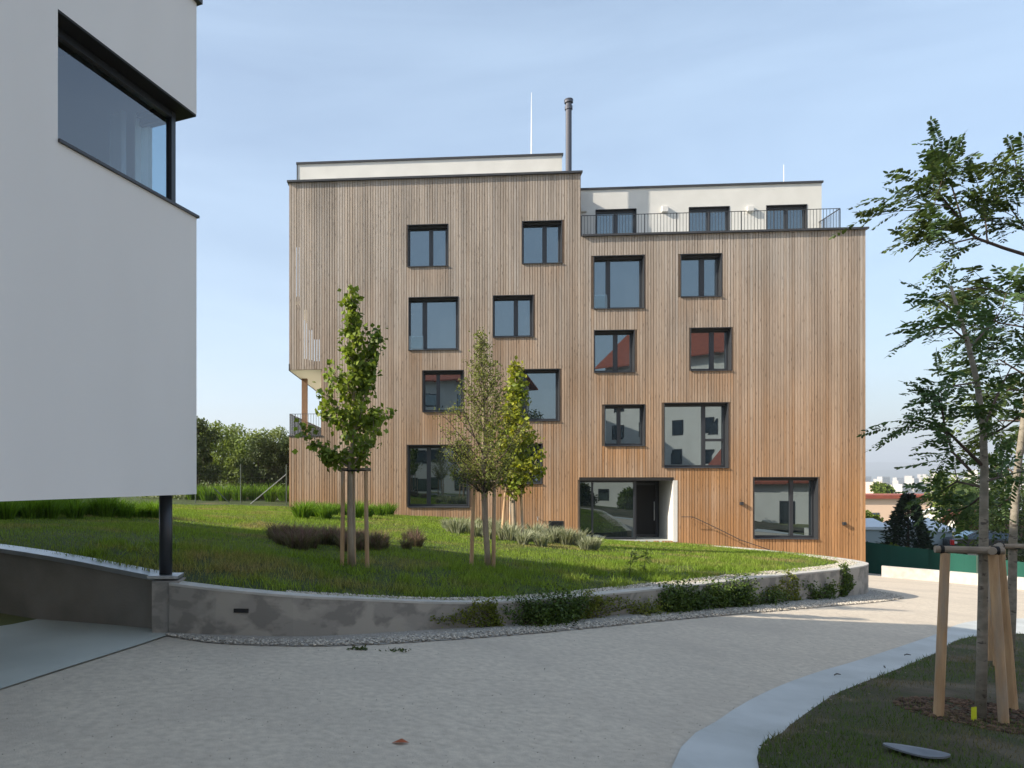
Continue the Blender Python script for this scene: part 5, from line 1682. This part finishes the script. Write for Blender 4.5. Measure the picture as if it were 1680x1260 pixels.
sh = [(322, 41, 1.5, 4.6, 'leaf_dark', 'dark shrub with a thin top against the white building edge'), (350, 47, 2.2, 4.7, 'leaf_shrub', 'rounded bright green shrub behind the wire fence, second from left'),
      (382, 53, 2.6, 5.0, 'leaf_pale', 'pale hazy tree crown behind the wire fence'), (408, 46, 2.0, 3.9, 'leaf_shrub', 'mid green shrub behind the wire fence, middle of the row'),
      (432, 44, 1.7, 3.7, 'leaf_dark', 'dark green shrub behind the wire fence right of the middle'), (452, 50, 2.0, 4.6, 'leaf_pale', 'pale slender tree with spiky top near the loggia'), (474, 45, 1.6, 3.7, 'leaf_dark', 'dark shrub touching the left edge of the timber building'),
      (270, 43, 2.6, 4.4, 'leaf_shrub', 'green shrub mostly hidden behind the white building')]
for i, (px_, Y, r_, h_, m, lb) in enumerate(sh):
    x = (px_-CX)/F*Y
    shrub('shrub', lb, (x, Y, .3), r_, r_*.8, h_, 5200, .15, m, 'shrub', 'shrubs behind the wire fence', 11, i+3)
for i in range(7):
    px_ = 318+25*i; Y = 39.5+random.uniform(-1, 1)
    e = empty('meadow_tuft', ((px_-CX)/F*Y, Y, .38), random.uniform(0, 6), 'tall yellow-green meadow grass behind the wire fence', 'grass tuft', 'meadow grass behind the fence')
    e.scale = (1.5, 1.2, 1.5)
    o = bpy.data.objects.new('blades', tg[i % 2]); COL.objects.link(o); o.parent = e

# ------------------------------------------------------------------ right background
# green screen fence
gf = empty('screen_fence', (right_fence[0][0], right_fence[0][1], 0), 0, 'dark green cloth screen fence right of the timber building', 'fence')
fx0, fy0 = right_fence[0]
ftop = [-1.02, -1.34, -1.42, -1.25, -1.05]
for i in range(len(right_fence)-1):
    (ax, ay), (bx, by) = right_fence[i], right_fence[i+1]
    L = math.hypot(bx-ax, by-ay); n = max(1, round(L/2.2))
    for k in range(n):
        q0, q1 = k/n, (k+1)/n
        p0 = (ax+(bx-ax)*q0-fx0, ay+(by-ay)*q0-fy0); p1 = (ax+(bx-ax)*q1-fx0, ay+(by-ay)*q1-fy0)
        z0 = ftop[i]+(ftop[i+1]-ftop[i])*q0; z1 = ftop[i]+(ftop[i+1]-ftop[i])*q1
        mb = MB(); m = 8
        for j in range(m+1):
            t = j/m; w = .02*math.sin(t*math.pi*3+k)
            x = p0[0]+(p1[0]-p0[0])*t; y = p0[1]+(p1[1]-p0[1])*t
            zt = z0+(z1-z0)*t-.02*math.sin(t*math.pi)
            mb.v += [(x+w, y+w, -3.4), (x+w*.3, y+w*.3, zt)]
        for j in range(m): mb.f.append((2*j, 2*j+2, 2*j+3, 2*j+1))
        o = mb.build('screen_panel', 'green_screen', gf)
        md = o.modifiers.new('thick', 'SOLIDIFY'); md.thickness = .008
        MB().tube([(p0[0], p0[1]+.04, -3.4), (p0[0], p0[1]+.04, z0+.04)], .025, 8).build('post', 'fence_post', gf)
# low concrete wall before the screen
lw = [(19.9, 30.2), (21.4, 28.9), (22.4, 26.4), (22.9, 22.0), (23.1, 16.5)]
lwl = smooth_line([(x, y, float(pz(x, y))+.42) for x, y in lw], 30)
o, cm = sweep_wall('low_wall', lwl, .2, lambda x, y: float(pz(x, y))-.3, 'cap', 'cap', .03, .005)
tag(o, 'low pale concrete wall in front of the green screen fence', 'wall'); cm.build('wall_cap', 'cap', o)

def gz(x, y): return float(far_z(np.array([float(x)]), np.array([float(y)]))[0])
def house(name, label, cat, x, y, rz, w, d, zb, zw, zr, mw, mr, wins_=(), flat=False, group=None, over=.35, side=()):
    """gabled or flat house; local x along the front, y depth; front at y=0"""
    e = empty(name, (x, y, zb), rz, label, cat, group)
    h = zw-zb; r_ = zr-zb
    mb = MB(); mb.box(0, w, 0, d, -1.5, h)
    if not flat:
        i = len(mb.v); mb.v += [(0, 0, h), (0, d, h), (0, d/2, r_-.05), (w, 0, h), (w, d, h), (w, d/2, r_-.05)]
        mb.f += [(i, i+1, i+2), (i+4, i+3, i+5)]
    mb.build('wall', mw, e)
    rf = MB()
    if flat:
        rf.box(-over, w+over, -over, d+over, h, r_)
    else:
        for s in (0, 1):
            y0, y1 = (-over, d/2) if s == 0 else (d+over, d/2)
            z0 = h-over*(r_-h)/(d/2)
            rf.v += [(-over, y0, z0), (w+over, y0, z0), (w+over, y1, r_), (-over, y1, r_), (-over, y0, z0+.15), (w+over, y0, z0+.15), (w+over, y1, r_+.15), (-over, y1, r_+.15)]
            o_ = s*8
            rf.f += [(o_+0, o_+3, o_+2, o_+1), (o_+4, o_+5, o_+6, o_+7), (o_+0, o_+1, o_+5, o_+4), (o_+1, o_+2, o_+6, o_+5), (o_+2, o_+3, o_+7, o_+6), (o_+3, o_+0, o_+4, o_+7)]
    rf.build('roof', mr, e)
    for (a, b, c, dd_) in wins_:
        f = MB().box(a, b, -.03, .05, c, dd_).build('window', 'frame', e)
        MB().quad((a+.08, -.04, c+.08), (b-.08, -.04, c+.08), (b-.08, -.04, dd_-.08), (a+.08, -.04, dd_-.08)).build('pane', 'pane', f)
    for (a, b, c, dd_) in side:
        f = MB().box(-.05, .03, a, b, c, dd_).build('window', 'frame', e)
        MB().quad((-.06, a+.08, c+.08), (-.06, b-.08, c+.08), (-.06, b-.08, dd_-.08), (-.06, a+.08, dd_-.08)).build('pane', 'pane', f)
        f = MB().box(w-.03, w+.05, a, b, c, dd_).build('window', 'frame', e)
        MB().quad((w+.06, a+.08, c+.08), (w+.06, b-.08, c+.08), (w+.06, b-.08, dd_-.08), (w+.06, a+.08, dd_-.08)).build('pane', 'pane', f)
    return e
# sheds
p = ray(1405, 870, 43); house('garden_shed', 'pale-roofed blue-grey shed beside the timber building edge', 'shed', p[0], 43, 0, 1.75, 3, -4, ray(0, 868, 43)[2], ray(0, 857, 43)[2], 'shed_wall', 'shed_roof', over=.12)
p = ray(1516, 870, 42); house('garden_shed', 'pale-roofed blue-grey shed right of the dark conifer', 'shed', p[0], 42, .25, 1.9, 3, -4.5, ray(0, 872, 42)[2], ray(0, 857, 42)[2], 'shed_wall', 'shed_roof', over=.12)
# apricot house
p = ray(1395, 835, 85); hw_ = house('low_house', 'long low apricot-coloured house with flat reddish roof below the far city', 'house', p[0], 85, -.12, 13.5, 8, -7, ray(0, 818, 85)[2], ray(0, 812, 85)[2], 'pink_wall', 'roof_red',
    [(2.2, 2.9, 4.2, 4.8), (7.0, 7.7, 4.2, 4.8), (10.0, 10.7, 4.2, 4.8)], flat=True)
p = ray(1620, 880, 46); house('maroon_house', 'house with a sloping maroon roof behind the staked locust trees', 'house', p[0]-.4, 46, -.35, 9, 8, -6, ray(0, 905, 46)[2], ray(0, 845, 46)[2], 'house_white', 'roof_maroon', over=.4)
p = ray(1600, 860, 66); house('grey_roof_house', 'grey-roofed pale house right behind the maroon roof', 'house', p[0], 66, .1, 9, 8, -9, ray(0, 868, 66)[2], ray(0, 838, 66)[2], 'house_white', 'shed_roof', over=.4)
# conifer and greenery
def conifer(label, c, r0, h, n, seed):
    rr = random.Random(seed); e = empty('conifer', c, 0, label, 'tree')
    MB().tube([(0, 0, 0), (0, 0, h)], [.12, .02], 7).build('trunk', 'bark_dark', e)
    P_ = []; D_ = []
    for k in range(n):
        q = rr.random()**.8; a = rr.uniform(0, 6.28); r_ = r0*(1-q)**.8*rr.uniform(.35, 1.1)*(1+.25*math.sin(a*3+q*9))+.05
        P_.append((math.cos(a)*r_, math.sin(a)*r_, q*h-.15*r_)); D_.append((math.cos(a), math.sin(a), .25))
    v, f = leaves(np.array(P_), .24, np.array(D_), ratio=.45, droop=.1, jitter=.35)
    np_mesh('crown', v, f, 'leaf_conifer', e)
p = ray(1490, 900, 38); conifer('dark conifer standing behind the green screen fence', (p[0], 38, -4.6), 1.75, ray(0, 812, 38)[2]+4.6, 5200, 2)
for i, (px_, Y, r_, top, m, lb) in enumerate(((1430, 62, 1.3, 832, 'leaf_hedge', 'bright yellow-green hedge below the apricot house'), (1560, 52, 1.9, 770, 'leaf_shrub', 'olive green tree behind the fence left of the near locust'),
      (1600, 48, 1.9, 800, 'leaf_shrub', 'green tree behind the parked car'), (1668, 44, 2.6, 740, 'leaf_shrub', 'large green tree at the right edge behind the locusts'), (1700, 34, 1.9, 820, 'leaf_dark', 'dark shrub at the right edge behind the screen fence'),
      (1480, 37, 1.0, 880, 'leaf_hedge', 'low olive shrub spilling over the green screen fence'), (1585, 43, .9, 860, 'leaf_hedge', 'small bright shrub beside the parked car'), (1452, 130, 2.2, 792, 'leaf_hedge', 'small sunlit tree below the far city'))):
    x = (px_-CX)/F*Y; zt = H-(top-CY)/F*Y; zb = max(zt-6, -6)
    shrub('leafy_tree', lb, (x, Y, zb), r_, r_, zt-zb, 4200, .16*Y/45, m, 'tree', None, 10, 40+i)
# parked car
def car():
    Y = 41.0
    zr = H-(872-CY)/F*Y
    x0 = (1562-CX)/F*Y
    e = empty('parked_car', (x0, Y, zr-1.42), R(-20), 'dark parked car with a red tail lamp behind the green fence', 'car')
    prof = [(0, .35), (0, .95), (.12, 1.02), (.55, 1.08), (1.05, 1.40), (2.35, 1.42), (3.05, 1.02), (4.0, .88), (4.2, .7), (4.22, .35)]
    mb = MB(); n = len(prof)
    for y, s in ((0, .0), (.12, .0), (1.6, .0), (1.72, .0)):
        inset = .08 if y in (0, 1.72) else 0
        mb.v += [(x, y+(.12 if (z > 1.1 and y == 0) else (-.12 if z > 1.1 and y == 1.72 else 0)), z-inset*.3) for x, z in prof]
    for j in range(3):
        for i in range(n):
            i2 = (i+1) % n
            mb.f.append((j*n+i, j*n+i2, (j+1)*n+i2, (j+1)*n+i))
    mb.f.append(tuple(range(n-1, -1, -1))); mb.f.append(tuple(3*n+i for i in range(n)))
    mb.build('body', 'car_body', e, bevel=.03)
    MB().quad((.62, -.0, 1.07), (1.75, -.0, 1.07), (1.75, .10, 1.36), (1.1, .10, 1.36)).build('side_window', 'car_glass', e)
    MB().quad((1.82, -.0, 1.07), (2.85, -.0, 1.07), (2.35, .10, 1.36), (1.82, .10, 1.36)).build('side_window', 'car_glass', e)
    MB().quad((.54, .2, 1.10), (.54, 1.5, 1.10), (1.02, 1.45, 1.40), (1.02, .25, 1.40)).build('rear_window', 'car_glass', e)
    for y in (.0, 1.5):
        MB().box(-.03, .10, y-.02, y+.24, .72, .98).build('tail_lamp', 'red_lamp', e, bevel=.02)
    MB().box(.10, .22, -.025, .05, .80, .95).build('lamp_lens', 'white_lamp', e, bevel=.01)
    for x in (.85, 3.4):
        for y in (-.0, 1.55):
            w = MB().tube([(x, y-.02, .32), (x, y+.18, .32)], .32, 18).build('wheel', 'tyre', e)
            MB().tube([(x, y-.03, .32), (x, y+.0, .32)], .2, 14).build('rim', 'rim', w)
car()

# ------------------------------------------------------------------ far city
crnd = random.Random(5)
for i in range(64):
    Y = crnd.uniform(1500, 3400)
    px_ = crnd.uniform(1405, 1700)
    if px_ < 1470: ybase = crnd.uniform(795, 806)
    else: ybase = crnd.uniform(788, 804)
    x = (px_-CX)/F*Y
    z1 = H-((crnd.uniform(781, 797) - max(0, (px_-1480))*.09)-CY)/F*Y
    w = crnd.uniform(14, 52); d = crnd.uniform(12, 20)
    zb = -40
    mb = MB().box(-w/2, w/2, 0, d, 0, z1-zb)
    o = mb.build('apartment_block', 'city_pink' if i % 7 == 0 else 'city')
    o.location = (x, Y, zb); o.rotation_euler = (0, 0, crnd.uniform(.2, .7))
    tag(o, 'pale apartment block of the hazy city on the far slope', 'building', 'far city blocks')
    wm = MB(); fl_ = int((z1-zb)/3.2)
    for k in range(fl_):
        z = 1.2+k*3.2
        if z+1.4 > z1-zb: break
        wm.box(-w/2+1.5, w/2-1.5, -.15, .02, z, z+1.4)
    if wm.v: wm.build('window_band', 'city_window', o)
# woods between the gardens and the city: one distant mass
def woods():
    n = 5200
    Y = rng.uniform(150, 800, n); px_ = rng.uniform(1380, 1760, n)
    x = (px_-CX)/F*Y; z = far_z(x, Y)
    s = rng.uniform(1.5, 4.5, n)*(Y/500+.4)
    pts = np.column_stack([x, Y, z+rng.uniform(0, 1, n)*4.5])
    pts[:, 2] = np.minimum(pts[:, 2], H-(803-CY)/F*Y)
    v, f = leaves(pts, s, ratio=.9, fold=.5)
    o = np_mesh('woods', v, f, 'wood_far'); tag(o, 'distant tree cover between the gardens and the far city', 'woods', kind='stuff')
woods()

# ------------------------------------------------------------------ houses behind the viewer, seen mirrored in the windows
def grid_w(w, cols, rows, z0, dz, ww_=1.2, hh_=1.5):
    return [((c+.5)*w/cols-ww_/2, (c+.5)*w/cols+ww_/2, z0+r_*dz, z0+r_*dz+hh_) for c in range(cols) for r_ in range(rows)]
house('mirrored_house', 'tall white house with red tiled roof mirrored in the right-hand facade windows', 'house', 31, -8, R(225), 20, 12, -1.5, 13.7, 18.0, 'house_white', 'roof_red', grid_w(20, 6, 4, 1.4, 2.9), over=.8, side=grid_w(12, 3, 4, 1.4, 2.9, 1.6, 1.4))
house('mirrored_house', 'low white house with red eaves mirrored in the lowest corner window', 'house', 30.8, 6.3, R(225), 12, 8, -2.5, 1.55, 4.4, 'house_white', 'roof_red', [(2.2, 2.9, 2.0, 2.3), (2.2, 2.9, 1.4, 1.7), (5.2, 6.2, .2, 2.3), (8.6, 9.6, 1.2, 2.3)], over=.6, side=[(1.5, 2.4, .1, 2.3), (4.6, 5.4, 1.4, 2.2)])
house('mirrored_house', 'white apartment house mirrored in the small window half behind the middle tree', 'house', 5.2, -15, R(200), 20, 12, -1, 11.6, 13.4, 'house_white', 'roof_red', grid_w(20, 4, 4, 1.2, 2.9, 3.4, 1.3), over=.8, side=grid_w(12, 3, 4, 1.2, 2.9, 1.8, 1.5))
house('mirrored_garage', 'low white garage mirrored in the entrance glazing', 'garage', 18.5, -8.5, R(225), 7, 5, -1.6, 1.5, 1.75, 'house_white', 'shed_roof', [(1.0, 1.9, .0, 2.1), (4.0, 5.2, 1.0, 2.1)], flat=True, over=.2)
for i, (x, y, r_, h_, m, lb) in enumerate(((8.6, -8, 2.2, 8.6, 'leaf_dark', 'broad dark tree mirrored in the tall window beside the yellow-green tree'), (12.6, -3.5, 1.2, 1.9, 'leaf_dark', 'dark garden shrub mirrored in the entrance glazing'),
        (16.0, -2.5, 1.0, 1.7, 'leaf_shrub', 'green garden shrub mirrored in the entrance glazing'), (21, 1.0, 1.2, 2.6, 'leaf_dark', 'low dark shrub mirrored in the large split window'))):
    shrub('mirrored_tree', lb, (x, y, float(pz(x, y))), r_, r_, h_, 5200, .16, m, 'tree', None, 12, 70+i)

# ------------------------------------------------------------------ haze over the valley
hb = MB().box(-9800, 9800, -9300, 9800, -90, 290).build('haze', 'tie')
hm = bpy.data.materials.new('valley_haze')
hm.use_nodes = True
hn = hm.node_tree.nodes; hn.clear()
ho = hn.new('ShaderNodeOutputMaterial'); hv = hn.new('ShaderNodeVolumePrincipled')
hv.inputs['Color'].default_value = (0.86, 0.92, 1.0, 1)
hv.inputs['Density'].default_value = 0.00024
hv.inputs['Anisotropy'].default_value = 0.2
hm.node_tree.links.new(hv.outputs['Volume'], ho.inputs['Volume'])
hb.data.materials.clear(); hb.data.materials.append(hm)
tag(hb, 'thin pale haze lying over the valley and the far city', 'haze', kind='stuff')
